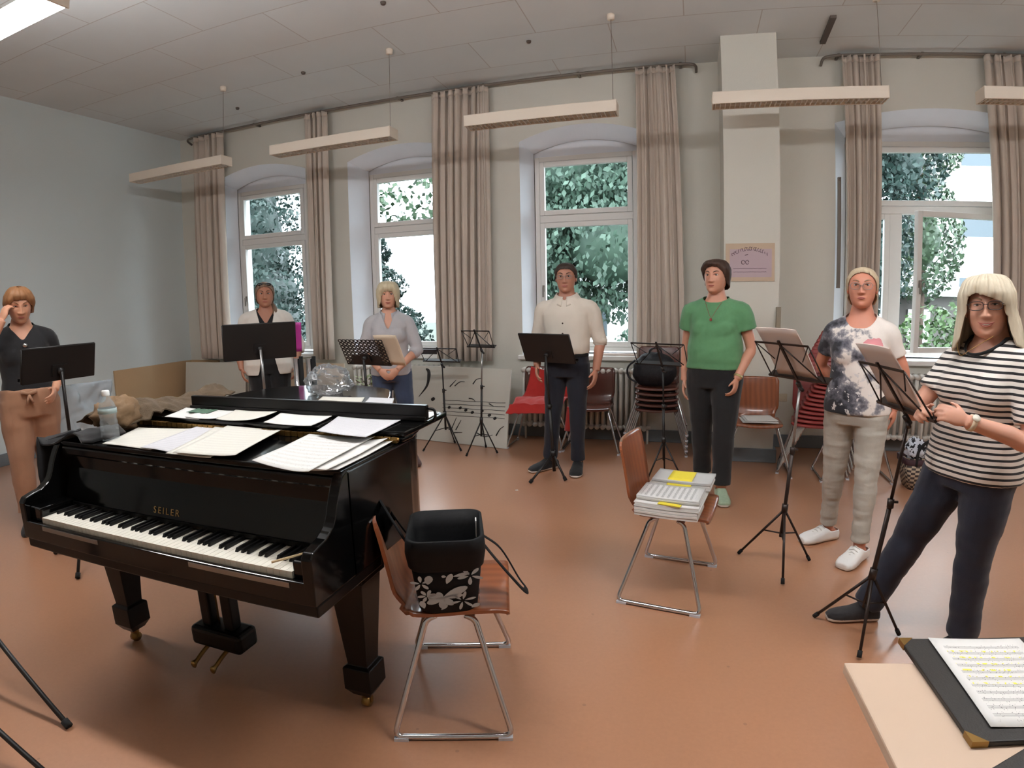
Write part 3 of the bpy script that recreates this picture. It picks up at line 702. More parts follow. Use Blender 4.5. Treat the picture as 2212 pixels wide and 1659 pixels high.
tag(MB().bounds((-0.05, -0.02, 0), (0.05, 0.02, 0.03)).build('clip_case', M['ebony_matt'], loc=(-1.60, 2.26, 1.0265 - 0.02), bevel=0.004), 'small black case behind the rack before the cream page', 'case')
# pencil lying over the top keys
pn = thing('pencil', 'pale wooden pencil lying across the highest keys', 'pencil', (-1.085, 1.33, 0.7475)); pn.rotation_euler = (0, R(0), R(58))
M['pencil'] = mat('pale_wood', (206, 182, 142), 0.6)
MB().tube([(-0.085, 0, 0), (0.075, 0, 0)], 0.004, 6).build('pencil_body', M['pencil'], pn)
MB().tube([(0.075, 0, 0), (0.09, 0, 0)], [0.004, 0.0006], 6).build('tip', M['ebony_matt'], pn)
# water bottle
def _milky(m, k):
    nt = m.node_tree; o = next(n for n in nt.nodes if n.type == 'OUTPUT_MATERIAL'); src = o.inputs[0].links[0].from_socket
    d = nt.nodes.new('ShaderNodeBsdfDiffuse'); d.inputs[0].default_value = (0.8, 0.82, 0.84, 1); mx = nt.nodes.new('ShaderNodeMixShader'); mx.inputs[0].default_value = k
    nt.links.new(src, mx.inputs[1]); nt.links.new(d.outputs[0], mx.inputs[2]); nt.links.new(mx.outputs[0], o.inputs[0])
def water_bottle(loc, label):
    b = thing('water_bottle', label, 'bottle', loc)
    M['pet'] = glass_mat('clear_plastic', (0.90, 0.95, 0.96), 0.03); _milky(M['pet'], 0.16)
    pr = [(0.002, 0.002), (0.030, 0.0), (0.035, 0.006), (0.035, 0.03), (0.0325, 0.034), (0.035, 0.038), (0.035, 0.06), (0.0325, 0.064), (0.035, 0.068), (0.031, 0.085), (0.035, 0.105), (0.035, 0.125), (0.028, 0.148), (0.015, 0.168), (0.0125, 0.172), (0.0125, 0.184)]
    MB().lathe(pr, 24).build('bottle_body', M['pet'], b)
    MB().lathe([(0.036, 0.108), (0.0362, 0.108), (0.0362, 0.128), (0.036, 0.128)], 24, caps=False).build('bottle_label', mat('bottle_label_film', (150, 168, 166), 0.4), b)
    MB().lathe([(0.0145, 0.176), (0.0155, 0.180), (0.0155, 0.194), (0.013, 0.198), (0.002, 0.1985)], 20).build('cap', mat('white_cap', (236, 238, 236), 0.4), b)
    return b
water_bottle((-2.135, 1.515, 0.9885), 'clear plastic water bottle with white cap on the piano')
# crumpled cloths
def cloth(name, fn, nu, nv, m, label, cat, amp, seed, th=0.006, scale=9.0, fringe=None):
    def g(u, v):
        p = Vector(fn(u, v)); q = p * scale + Vector((seed * 7.1, 0, 0))
        d = noise.noise(q) * amp + noise.noise(q * 2.3) * amp * 0.5
        return (p.x + d * 0.4, p.y + d * 0.3, p.z + abs(d))
    return tag(MB().sheet(g, nu, nv, th=th).build(name, m), label, cat)
M['scarf'] = mat('brown_grey_knit', (84, 70, 54), 0.95, noise_amt=0.3, noise_scale=26, bump=0.3, bump_scale=200)
M['paperbag'] = mat('brown_paper', (112, 88, 62), 0.8, noise_amt=0.12, noise_scale=12, bump=0.2)
cloth('scarf', lambda u, v: (-2.46 + 0.24 * u + 0.03 * math.sin(v * 5), 1.60 + 0.75 * v, 0.995 + 0.055 * math.sin(math.pi * min(max(u, 0.02), 0.98)) + (0.022 if v > 0.22 else 0.0) + 0.02 * math.sin(v * 7)), 26, 60, M['scarf'], 'brown grey scarf heaped along the left edge of the piano', 'scarf', 0.03, 1)
M['blackcloth'] = mat('black_fabric', (16, 15, 17), 0.95, noise_amt=0.2, sheen=0.15)
cloth('jacket', lambda u, v: ((-2.15 - 0.30 * min(v / 0.55, 1)) , 1.40 + 0.20 * u + 0.03 * math.sin(v * 6), (0.995 + 0.03 * math.sin(v * 9) if v < 0.55 else 0.995 - 0.30 * (v - 0.55) / 0.45 * (0.35 + 0.65 * (1 - u) ** 2))), 22, 40, M['blackcloth'], 'black jacket hanging over the left end of the piano', 'jacket', 0.016, 2)
# crumpled paper bag
def crumple(name, c, rad, m, label, cat, amp, seed, scale=7.0, n=30, k=22, top=None):
    mb = MB(); rings = []
    for i in range(k + 1):
        ph = -math.pi / 2 + math.pi * i / k; cr = max(math.cos(ph), 1e-3)
        ring = []
        for j in range(n):
            t = 2 * math.pi * j / n; d = Vector((cr * math.cos(t), cr * math.sin(t), math.sin(ph)))
            q = d * scale * 0.3 + Vector((seed * 3.3, 0, 0))
            s_ = 1 + amp * (noise.noise(q) + 0.6 * noise.noise(q * 2.7) + 0.3 * abs(noise.noise(q * 6)))
            z = d.z * rad[2] * s_
            ring.append((d.x * rad[0] * s_, d.y * rad[1] * s_, max(z, -rad[2] * 0.82)))
        rings.append(ring)
    mb.loft(rings, True)
    return tag(mb.build(name, m, loc=(c[0], c[1], c[2] + rad[2] * 0.82)), label, cat)
crumple('paper_bag', (-2.285, 1.665, 0.9895), (0.085, 0.10, 0.075), M['paperbag'], 'crumpled brown paper bag behind the water bottle', 'bag', 0.32, 5, scale=9)
M['cellophane'] = glass_mat('cellophane', (0.93, 0.95, 0.96), 0.10)
_milky(M['cellophane'], 0.10)
def cello(c, rad, label, seed):
    return crumple('plastic_bag', c, rad, M['cellophane'], label, 'bag', 0.30, seed, scale=7, n=40, k=30)
cello((-1.83, 2.62, 1.007), (0.12, 0.10, 0.085), 'crumpled clear cellophane bag on the piano lid', 3)
# ================================================================ CHAIRS
M['chrome'] = mat('chrome_tube', (205, 205, 208), 0.10, metal=1.0, noise_amt=0.02)
M['shell_brown'] = mat('chair_plywood', (118, 64, 40), 0.28, noise_amt=0.1, coat=0.4)
def ply(nt, tc):
    w = nt.nodes.new('ShaderNodeTexWave'); w.inputs['Scale'].default_value = 7; w.inputs['Distortion'].default_value = 5; w.inputs['Detail'].default_value = 3; w.bands_direction = 'Y'
    mp = nt.nodes.new('ShaderNodeMapping'); mp.inputs['Scale'].default_value = (0.35, 1, 0.35); nt.links.new(tc.outputs['Object'], mp.inputs[0]); nt.links.new(mp.outputs[0], w.inputs[0])
    return mixc(nt, w.outputs['Fac'], lin((122, 66, 38)), lin((138, 78, 46)))
recolor(M['shell_brown'], ply)
M['shell_dark'] = mat('chair_plywood_dark', (84, 44, 34), 0.25, noise_amt=0.15, coat=0.4)
M['shell_red'] = mat('chair_shell_red', (122, 42, 38), 0.35, noise_amt=0.08)
M['glide'] = mat('felt_glide', (196, 198, 204), 0.6)
def chair_parts():
    """One plywood shell chair facing +X; returns the meshes of its parts."""
    pr = smooth_path([(0.205, 0, 0.415), (0.19, 0, 0.437), (0.08, 0, 0.438), (-0.08, 0, 0.428), (-0.150, 0, 0.440), (-0.192, 0, 0.50), (-0.212, 0, 0.60), (-0.235, 0, 0.72), (-0.252, 0, 0.79)], 4)
    n = len(pr) - 1
    def shell(u, v):
        i = min(int(v * n + 1e-6), n); p = pr[i]; t = v
        wid = 0.196 if t < 0.45 else 0.196 - 0.030 * math.sin(min((t - 0.45) / 0.22, 1) * math.pi) if t < 0.67 else 0.196
        edge = 1.0
        if t > 0.93: edge = math.sqrt(max(0.0, 1 - ((t - 0.93) / 0.09) ** 2)) * 0.35 + 0.65
        if t < 0.05: edge = 0.93 + 0.07 * t / 0.05
        s = 2 * u - 1; y = s * wid * edge
        dish = 0.016 * (s * s)
        return (p.x + (dish * 1.4 if t > 0.55 else 0), y, p.z + (dish if t < 0.5 else 0))
    sh = MB().sheet(shell, 14, n, th=0.011)
    fr = []
    for sy in (-1, 1):
        top, bot = 0.165, 0.285
        q = rounded([(0.05, sy * top, 0.422), (0.085, sy * top, 0.405), (0.205, sy * bot, 0.012), (-0.205, sy * bot, 0.012), (-0.085, sy * top, 0.405), (-0.05, sy * top, 0.422)], 0.035)
        fr.append(MB().tube(q, 0.0105, 10))
    xb = MB().tube([(0.075, -0.165, 0.409), (0.075, 0.165, 0.409)], 0.010, 8).tube([(-0.075, -0.165, 0.409), (-0.075, 0.165, 0.409)], 0.010, 8)
    gl = [MB().box((sx * 0.18, sy * 0.285, 0.006), (0.05, 0.026, 0.012)) for sx in (-1, 1) for sy in (-1, 1)]
    return sh, fr, xb, gl
_p = chair_parts()
CH = dict(seat_shell=_p[0].mesh('seat_shell', M['shell_brown']), sled_frame=[f.mesh('sled_frame', M['chrome']) for f in _p[1]], crossbar=_p[2].mesh('crossbar', M['chrome']), floor_glide=[g.mesh('floor_glide', M['glide']) for g in _p[3]])
CHM = {}
def chair(loc, rotz, label, shell='shell_brown', group=None, name='shell_chair', parts=True, cat='chair', tilt=None):
    t = thing(name, label, cat, loc, rotz, group)
    if tilt: t.rotation_euler = (tilt[0], tilt[1], rotz)
    if shell not in CHM:
        me = CH['seat_shell'].copy(); me.materials[0] = M[shell]; CHM[shell] = me
    obj('seat_shell', CHM[shell], t)
    for f in CH['sled_frame']: obj('sled_frame', f, t)
    if parts:
        obj('crossbar', CH['crossbar'], t)
        for g in CH['floor_glide']: obj('floor_glide', g, t)
    return t
chair((-0.80, 1.82, 0), R(18), 'brown plywood chair carrying the black floral cool bag')
chair((-0.045, 2.90, 0), R(-9.6), 'brown plywood chair with a pile of papers mid room')
gw = 'plywood chairs along the windows'
chair((-1.45, 5.62, 0), R(-90), 'dark chair with red fleece left of the man', 'shell_dark', gw)
chair((-0.90, 5.60, 0), R(-90), 'empty dark chair right of the man by the radiator', 'shell_dark', gw)
chair((0.60, 5.13, 0), R(-92), 'brown chair before the pillar with papers on its seat', 'shell_brown', gw)
chair((1.40, 5.05, 0), R(-90), 'brown chair hidden behind the floral top woman', 'shell_dark', gw)
nth = ['lowest', 'second lowest', 'middle', 'second highest', 'topmost']
for k in range(5):
    chair((-0.27, 5.66 - 0.022 * k, 0.055 * k), R(-90), nth[k] + ' brown chair of the stack under the black backpack', 'shell_dark', 'stacked brown chairs')
for k in range(13):
    chair((1.10 + 0.020 * k, 5.20 + 0.008 * k, 0.034 * k), R(-100), ('topmost red shell chair' if k == 12 else 'lowest red shell chair' if k == 0 else 'one of the middle red shell chairs') + ' of the stack behind the floral top woman', 'shell_red', 'stacked red chairs', parts=(k == 0))

# ---------------------------------------------------------------- music stands
M['stand'] = mat('black_stand_metal', (24, 21, 20), 0.45, noise_amt=0.15)
M['stand_brown'] = mat('dark_bronze_stand_metal', (44, 34, 30), 0.4, metal=0.4)
M['stand_silver'] = mat('silver_stand_tube', (150, 148, 146), 0.3, metal=0.8)
M['rubber'] = mat('rubber_foot', (18, 18, 18), 0.8)
def tripod(root, base, top, feet, hub_z, r=0.009, m=None, pole_m=None, brace=True):
    """Pole, three legs with rubber feet and braces; coordinates are world, the root sits at base."""
    o = Vector((base[0], base[1], 0)); T = Vector(top); m = m or M['stand']
    def W(p): return Vector(p) - o
    def pole_at(z): return Vector((base[0], base[1], 0)).lerp(T, z / T.z)
    mid = pole_at(hub_z + (T.z - hub_z) * 0.5)
    MB().tube([W(pole_at(max(hub_z - 0.16, 0.05))), W(mid)], r * 1.15, 10).build('lower_pole', m, root)
    MB().tube([W(mid), W(T)], r * 0.8, 10).build('upper_pole', pole_m or m, root)
    MB().tube([W(pole_at(hub_z - 0.02)), W(pole_at(hub_z + 0.03))], r * 1.9, 10).build('hub', m, root)
    c_ = MB().tube([W(mid - Vector((0, 0, 0.025))), W(mid + Vector((0, 0, 0.012)))], r * 1.6, 10); c_.tube([W(mid), W(mid + Vector((0.03, 0, 0)))], 0.006, 6); c_.build('clamp', m, root)
    for f in feet:
        F_ = Vector((f[0], f[1], 0.010)); h = pole_at(hub_z)
        lg = MB().tube([W(h), W(F_)], r * 0.75, 8).build('leg', m, root)
        MB().tube([W(F_ + (h - F_).normalized() * 0.03), W(F_)], r * 1.15, 8).build('rubber_foot', M['rubber'], lg)
        if brace:
            k = h.lerp(F_, 0.45); MB().tube([W(pole_at(max(hub_z - 0.14, 0.06))), W(k)], r * 0.5, 6).build('brace', m, root)
def feet3(base, rad, a0):
    return [(base[0] + rad * math.cos(a0 + k * 2.0944), base[1] + rad * math.sin(a0 + k * 2.0944)) for k in range(3)]
def deskframe(az, tilt):
    """u to the right seen from behind the stand, v up the desk, n towards the player."""
    nh = Vector((math.sin(az), math.cos(az), 0)); u = Vector((math.cos(az), -math.sin(az), 0))
    v = Vector((0, 0, math.cos(tilt))) - nh * math.sin(tilt)
    return u, v, u.cross(v)
def solid_stand(base, c, az, tilt, w, h, label, feet=None, perforated=False, m='stand', pole_m=None, hub=0.30):
    root = thing('music_stand', label, 'music stand', (base[0], base[1], 0), group='desk music stands'); o = Vector((base[0], base[1], 0))
    u, v, n = deskframe(az, tilt); C_ = Vector(c)
    if n.dot(Vector((math.sin(az), math.cos(az), 0))) < 0: n = -n
    tripod(root, base, C_ - n * 0.03 - v * h * 0.2, feet or feet3(base, 0.30, az + 0.6), hub, 0.013, M[m], pole_m and M[pole_m], brace=False)
    Mx = Matrix((u, v, n)).transposed()
    def pt(a, b, d): return C_ + u * a + v * b + n * d - o
    pm = MB()
    if not perforated:
        pm.box(C_ - o, (w, h, 0.004), Mx)
        for s_ in (-1, 1): pm.tube([pt(s_ * w / 2, -h / 2, 0.006), pt(s_ * w / 2, h / 2, 0.006)], 0.006, 6)
        pm.tube([pt(-w / 2, h / 2, 0.006), pt(w / 2, h / 2, 0.006)], 0.006, 6)
    else:
        nx, ny = 11, 8; hw, hh = w / nx, h / ny
        for j in range(ny):
            for i in range(nx):
                x0, y0 = -w / 2 + i * hw, -h / 2 + j * hh
                blank = j < 3 and 2 <= i < nx - 2
                if blank: pm.add([pt(x0, y0, 0), pt(x0 + hw, y0, 0), pt(x0 + hw, y0 + hh, 0), pt(x0, y0 + hh, 0)], [(0, 1, 2, 3)]); continue
                K = 12; off = 0.0
                ring = []; sq = []
                for k in range(K):
                    t = 2 * math.pi * k / K; cx_, cy_ = math.cos(t), math.sin(t)
                    ring.append(pt(x0 + hw * (0.5 + 0.30 * cx_), y0 + hh * (0.5 + 0.27 * cy_), 0))
                    mx_ = max(abs(cx_), abs(cy_)); sq.append(pt(x0 + hw * (0.5 + 0.5 * cx_ / mx_), y0 + hh * (0.5 + 0.5 * cy_ / mx_), 0))
                pm.add(sq + ring, [(k, (k + 1) % K, K + (k + 1) % K, K + k) for k in range(K)])
    pm.build('desk', M[m], root, solid=0.0025 if perforated else 0)
    MB().box(C_ - v * (h / 2) + n * 0.028 - o, (w, 0.004, 0.06), Mx).box(C_ - v * (h / 2 - 0.01) + n * 0.057 - o, (w, 0.02, 0.004), Mx).build('ledge', M[m], root)
    MB().tube([pt(0, -h * 0.2, -0.035), pt(0, -h * 0.2, 0.0)], 0.02, 10).box(C_ - n * 0.006 - v * h * 0.2 - o, (0.09, 0.07, 0.008), Mx).build('desk_bracket', M[m], root)
    return root, pt, (u, v, n, C_)
def wire_stand(base, ledge, az, tilt, w, h, label, feet, hub=0.42, m='stand', pole_m=None, top_w=None, name='folding_music_stand'):
    root = thing(name, label, 'music stand', (base[0], base[1], 0), group='folding music stands'); o = Vector((base[0], base[1], 0))
    u, v, n = deskframe(az, tilt); C_ = Vector(ledge); top_w = top_w or w
    if n.dot(Vector((math.sin(az), math.cos(az), 0))) < 0: n = -n
    tripod(root, base, C_ - v * 0.05 - n * 0.01, feet, hub, 0.009, M[m], pole_m and M[pole_m])
    def pt(a, b, d=0): return C_ + u * a + v * b + n * d - o
    Mx = Matrix((u, v, n)).transposed()
    MB().box(C_ - o, (w, 0.012, 0.012), Mx).box(C_ + n * 0.022 - o, (w, 0.003, 0.035), Mx).build('ledge_bar', M[m], root)
    MB().box(C_ + v * h - o, (top_w, 0.010, 0.005), Mx).build('top_bar', M[m], root)
    MB().box(C_ + v * (h * 0.5) - n * 0.004 - o, (0.014, h * 1.2, 0.008), Mx).build('spine', M[m], root)
    for s_ in (-1, 1):
        MB().tube([pt(s_ * top_w / 2, h, 0.001), pt(s_ * w * 0.46, 0, 0.001)], 0.0038, 6).build('side_rod', M[m], root)
        MB().tube([pt(0, h * 0.97, -0.003), pt(s_ * w * 0.42, 0, -0.003)], 0.0038, 6).build('diagonal_rod', M[m], root)
        MB().tube([pt(s_ * top_w / 2, h, 0.0), pt(s_ * w * 0.235, h * 0.53, 0.0)], 0.003, 6).build('short_rod', M[m], root)
    MB().tube([pt(0, -0.05, -0.012), pt(0.035, -0.05, -0.03)], 0.010, 8).tube([pt(0, -0.06, -0.008), pt(0, -0.02, -0.008)], 0.013, 8).build('tilt_knob', M[m], root)
    return root, pt, (u, v, n, C_)
def stand_sheet(fr, w, h, off, label, m, cat='sheet music', name='sheet_music', th=0.003, d=0.012, curl=0.012, u0=0.0, group='music on the stands'):
    u, v, n, C_ = fr
    def fn(a, b):
        x = (a - 0.5) * w + u0; y = b * h + off
        return u * x + v * y + n * (d + curl * math.sin(b * 2.6) * 0.6 - curl * (2 * a - 1) ** 2 * 0.5)
    o = MB().sheet(fn, 8, 8, th=th).build(name, m, loc=C_)
    return tag(o, label, cat, group)
M['score_back'] = mat('score_cover_rosy', (196, 180, 170), 0.7, noise_amt=0.04)
M['score_cream'] = mat('score_cover_cream', (206, 188, 164), 0.7, noise_amt=0.04)
M['magenta'] = mat('magenta_folder', (172, 52, 140), 0.5, noise_amt=0.05)
_, _, fr = solid_stand((-3.40, 2.14), (-3.385, 2.115, 1.216), R(-84), R(14), 0.44, 0.20, 'black desk stand before the woman in black top')
_, _, fr = solid_stand((-3.03, 3.52), (-3.05, 3.5, 1.225), R(-46), R(10), 0.53, 0.27, 'solid black desk stand of the woman in white shirt', pole_m='stand_silver')
stand_sheet(fr, 0.10, 0.23, -0.10, 'magenta folder sticking out beside the black desk', M['magenta'], 'folder', 'folder', u0=0.265, d=0.014, curl=0.004)
_, _, fr = solid_stand((-2.40, 3.98), (-2.424, 3.96, 1.103), R(11), R(26), 0.46, 0.23, 'perforated black desk stand of the blonde in grey', perforated=True)
stand_sheet(fr, 0.22, 0.26, -0.115, 'cream score leaning on the perforated stand', M['score_cream'], 'score', 'score', u0=0.255, d=0.014, th=0.006)
_, _, fr = solid_stand((-1.06, 4.62), (-1.112, 4.575, 1.085), R(21), R(24), 0.49, 0.255, 'plain black desk stand of the man in white shirt', feet=[(-1.212, 4.386), (-0.942, 4.51), (-1.10, 4.92)], hub=0.20)
wire_stand((-2.33, 5.28), (-2.345, 5.26, 0.895), R(6), R(28), 0.42, 0.15, 'low folded wire stand left in front of the note board', [(-2.51, 5.10), (-2.14, 5.20), (-2.33, 5.50)], hub=0.36)
wire_stand((-1.93, 5.20), (-1.90, 5.19, 1.045), R(15), R(30), 0.32, 0.18, 'wire stand right in front of the white note board', [(-2.02, 5.03), (-1.76, 5.20), (-1.95, 5.40)], hub=0.33, m='stand', pole_m='stand_silver')
wire_stand((-0.155, 4.60), (-0.19, 4.60, 0.965), R(22), R(32), 0.46, 0.20, 'wire stand in front of the backpack chair stack', [(-0.30, 4.50), (0.02, 4.53), (-0.16, 4.84)], hub=0.36, top_w=0.44)
_, _, fr = wire_stand((0.536, 3.21), (0.574, 3.204, 1.061), R(52), R(36), 0.40, 0.23, 'wire stand between the green top and floral top women', [(0.336, 3.338), (0.733, 3.304), (0.539, 2.979)], hub=0.34, m='stand_brown', pole_m='stand_silver', top_w=0.36)
stand_sheet(fr, 0.27, 0.31, 0.008, 'pale score on the wire stand by the pillar', M['score_back'], 'score', 'score', th=0.004)
_, _, fr = wire_stand((0.80, 2.51), (0.86, 2.43, 1.046), R(78), R(34), 0.42, 0.21, 'wire stand held by the blonde in stripes', [(0.643, 2.662), (1.00, 2.54), (0.772, 2.333)], hub=0.32, m='stand_brown', top_w=0.34)
stand_sheet(fr, 0.26, 0.29, 0.008, 'rosy score on the stand of the striped blonde', M['score_back'], 'score', 'score', th=0.004)
STRIPE_STAND = fr
for b, f, lb in (((-2.70, 1.10), [(-2.05, 1.05), (-3.15, 1.30), (-2.85, 0.60)], 'black tripod stand reaching in at the left edge, upper one'), ((-2.62, 0.80), [(-1.83, 0.84), (-3.0, 1.05), (-2.75, 0.30)], 'black tripod stand reaching into the bottom left corner')):
    root = thing('tripod_stand', lb, 'stand', (b[0], b[1], 0)); tripod(root, b, (b[0], b[1], 0.9), f, 0.34, 0.014, brace=False)

# ================================================================ OTHER THINGS
# note boards
M['board'] = mat('white_board_panel', (204, 204, 194), 0.6, noise_amt=0.02)
M['brush'] = mat('black_brush_paint', (34, 33, 32), 0.7)
def note_board(a, b, h, lean, label, marks=None, m='board', name='note_board', cat='board'):
    A, B = Vector((a[0], a[1], 0.004)), Vector((b[0], b[1], 0.004)); L_ = (B - A).length; u = (B - A).normalized(); nb = Vector((-u.y, u.x, 0))
    v = Vector((0, 0, math.cos(lean))) + nb * math.sin(lean); n = u.cross(v)
    root = thing(name, label, cat, A)
    def pt(x, z, d=0.0): return u * x + v * z + n * d
    mb = MB(); mb.add([pt(0, 0, 0), pt(L_, 0, 0), pt(L_, h, 0), pt(0, h, 0), pt(0, 0, -0.02), pt(L_, 0, -0.02), pt(L_, h, -0.02), pt(0, h, -0.02)], [(0, 1, 2, 3), (7, 6, 5, 4), (1, 5, 6, 2), (0, 3, 7, 4), (3, 2, 6, 7), (0, 4, 5, 1)])
    if marks: marks(mb, pt, L_)
    mb.build('panel', [M[m], M['brush']], root, recalc=False)
    return root
def staff(mb, pt, L_):
    m = nt_ = sw = mb
    for k in range(5):
        m.tube([pt(0.42 + (L_ - 0.46) * i / 8, 0.288 + 0.039 * k + 0.014 * i / 8 + 0.002 * math.sin(i * 2 + k), 0.002) for i in range(9)], 0.0023, 5, mi=1)
    for x, z, s_ in ((0.295, 0.447, 0.024), (0.505, 0.372, 0.017), (0.642, 0.376, 0.017), (0.711, 0.357, 0.018), (0.790, 0.338, 0.018), (0.904, 0.360, 0.018), (0.992, 0.324, 0.019), (1.057, 0.296, 0.018)):
        nt_.tube([pt(x - s_ * 0.9, z - s_ * 0.5, 0.003), pt(x - s_ * 0.5, z - s_ * 0.3, 0.003), pt(x + s_ * 0.5, z + s_ * 0.3, 0.003), pt(x + s_ * 0.9, z + s_ * 0.5, 0.003)], [s_ * 0.35, s_ * 0.75, s_ * 0.75, s_ * 0.35], 8, flat=0.25, upv=(0, 0, 1), mi=1)
    P_ = smooth_path([pt(0.185, 0.770, 0.004), pt(0.222, 0.745, 0.004), pt(0.229, 0.683, 0.004), pt(0.205, 0.581, 0.004), pt(0.108, 0.461, 0.004)], 5)
    sw.tube(P_, np.interp(np.linspace(0, 1, len(P_)), [0, 0.15, 0.45, 0.8, 1], [0.006, 0.016, 0.021, 0.010, 0.002]), 8, flat=0.25, upv=(1, 0, 0), mi=1)
    for pts in ([(0.56, 0.60), (0.62, 0.645), (0.68, 0.65)], [(0.50, 0.59), (0.545, 0.635), (0.575, 0.665)], [(0.78, 0.63), (0.82, 0.68), (0.88, 0.695)], [(1.08, 0.12), (1.12, 0.19), (1.165, 0.225)], [(0.60, 0.14), (0.66, 0.25)], [(0.54, 0.13), (0.60, 0.27)], [(0.86, 0.13), (0.95, 0.10), (1.04, 0.125)], [(0.74, 0.48), (0.79, 0.475), (0.82, 0.45)], [(0.98, 0.44), (1.04, 0.415)], [(0.58, 0.11), (0.68, 0.12)]):
        P_ = smooth_path([pt(x, z, 0.003) for x, z in pts], 4); sw.tube(P_, [0.0065 - 0.0045 * i / len(P_) for i in range(len(P_))], 5, flat=0.4, mi=1)
note_board((-2.92, 5.60), (-1.73, 5.40), 0.80, R(9), 'white board painted with music notes leaning on the radiator', staff)
note_board((-6.36, 5.68), (-5.30, 5.68), 0.80, R(8), 'plain pale board leaning below the leftmost window', m='board')
note_board((-4.55, 5.66), (-3.76, 5.60), 0.81, R(6), 'plain beige board between the two standing women', m='score_cream')
# plant box behind the perforated stand
pb = thing('planter_box', 'brown planter box with pale leaves behind perforated stand', 'planter', (-3.25, 5.32, 0))
M['leafpale'] = mat('variegated_leaf', (150, 160, 118), 0.6, noise_amt=0.4, noise_scale=30)
MB().bounds((-0.17, -0.14, 0), (0.17, 0.14, 0.56)).build('box', M['shell_dark'], pb, bevel=0.01)
lf = MB(); rr = random.Random(3)
for k in range(60):
    a = rr.uniform(0, 6.28); r_ = rr.uniform(0.02, 0.15); p = Vector((r_ * math.cos(a), r_ * math.sin(a) * 0.8, 0.57 + rr.uniform(0.0, 0.14))); d = Vector((math.cos(a), math.sin(a), rr.uniform(0.1, 0.8))).normalized() * 0.06; s_ = Vector((-d.y, d.x, 0)).normalized() * 0.015
    lf.add([p, p + d * 0.5 + s_, p + d, p + d * 0.5 - s_], [(0, 1, 2, 3)])
lf.build('foliage', M['leafpale'], pb)
# chrome posts with black sleeves behind the piano: an upturned stool
us = thing('upturned_stool', 'upturned stool with chrome legs behind the piano', 'stool', (-3.46, 4.62, 0))
MB().lathe([(0.17, 0.0), (0.18, 0.01), (0.18, 0.05), (0.15, 0.06)], 24).build('seat', M['shell_dark'], us)
for x, y, zt in ((-0.085, -0.06, 0.985), (0.055, -0.05, 0.985), (-0.10, 0.10, 0.62), (0.09, 0.10, 0.62)):
    l_ = MB().tube([(x, y, 0.05), (x * 1.0, y, zt)], 0.032, 12).build('leg', M['chrome'], us)
    MB().tube([(x + 0.050, y + 0.006, 0.30), (x + 0.050, y + 0.006, zt + 0.02)], 0.019, 10).build('sleeve', M['rubber'], l_)
# things on the second window sill and third
M['sillbox'] = mat('dark_box', (42, 34, 36), 0.5)
tag(MB().bounds((-0.12, -0.05, 0), (0.12, 0.05, 0.055)).build('sill_case', M['sillbox'], loc=(-2.80, YB + 0.02, SILL + 0.012), bevel=0.004), 'flat dark case on the second window sill', 'case')
tag(MB().bounds((-0.2, -0.04, 0), (0.2, 0.04, 0.02)).build('sill_file', M['score_back'], loc=(-0.72, YB + 0.02, SILL + 0.012), bevel=0.004), 'flat pale file on the sill behind the man', 'file')
# red fleece
M['fleece'] = mat('red_fleece', (178, 44, 40), 0.95, noise_amt=0.1, noise_scale=40, sheen=0.3, bump=0.2, bump_scale=300)
def fleece(u, v):
    x = -1.66 + 0.50 * u
    if v < 0.30: t = v / 0.30; return (x - 0.02 - 0.04 * (1 - t), 5.37 + 0.03 * t - 0.02 * u, 0.36 + 0.10 * t + 0.03 * u)
    if v < 0.60: t = (v - 0.30) / 0.30; return (x + 0.02 * t, 5.40 + 0.30 * t, 0.46 + 0.05 * math.sin(t * 3.1))
    t = (v - 0.60) / 0.40; return (x + 0.04 + 0.06 * t * (1 - u), 5.70 + 0.07 * t, 0.49 + (0.30 - 0.10 * u) * t)
cloth('fleece_jacket', fleece, 30, 40, M['fleece'], 'red fleece jacket draped over the chair left of the man', 'jacket', 0.025, 4, th=0.010, scale=7)
tag(MB().sheet(lambda u, v: (-1.14 + 0.13 * u + 0.03 * v, 5.40 - 0.03 * math.sin(u * 4) - 0.02 * v, 0.22 + 0.24 * v), 10, 8, th=0.01).build('fleece_sleeve', M['fleece']), 'red fleece sleeve hanging behind the man', 'sleeve')
# backpack on the chair stack
def backpack(loc, label):
    t = thing('backpack', label, 'bag', loc); m_ = mat('black_nylon', (17, 18, 24), 0.6, noise_amt=0.3, bump=0.3)
    o = crumple('bag_body', (0, 0, 0), (0.20, 0.13, 0.17), m_, '', '', 0.10, 2, n=32, k=24); o.parent = t; del o['label'], o['category']; o.name = 'bag_body'
    MB().tube(smooth_path([(-0.17, -0.06, 0.24), (-0.24, -0.06, 0.17), (-0.23, -0.06, 0.08), (-0.15, -0.08, 0.03)], 6), 0.009, 8).build('strap', m_, t)
    MB().tube(smooth_path([(-0.05, 0, 0.29), (-0.03, -0.01, 0.34), (0.05, -0.01, 0.34), (0.07, 0, 0.28)], 6), 0.008, 8).build('handle', m_, t)
    MB().box((0.12, -0.115, 0.20), (0.03, 0.01, 0.012)).build('buckle', M['chrome'], t)
    return t
backpack((-0.30, 5.50, 0.671), 'black backpack on top of the chair stack')
# papers on the chair by the pillar
for k in range(3):
    sheet('papers', [(0.47 + 0.02 * k, 4.96), (0.45 + 0.02 * k, 5.20), (0.74 - 0.01 * k, 5.22), (0.76, 4.96 + 0.01 * k)], M['paper_white'], ['lowest sheet', 'middle sheet', 'top sheet'][k] + ' of the papers on the chair before the pillar', 'papers', 0.455 + 0.007 * k, 0.006, 'papers on the chair by the pillar', th=0.004, seed=20 + k)
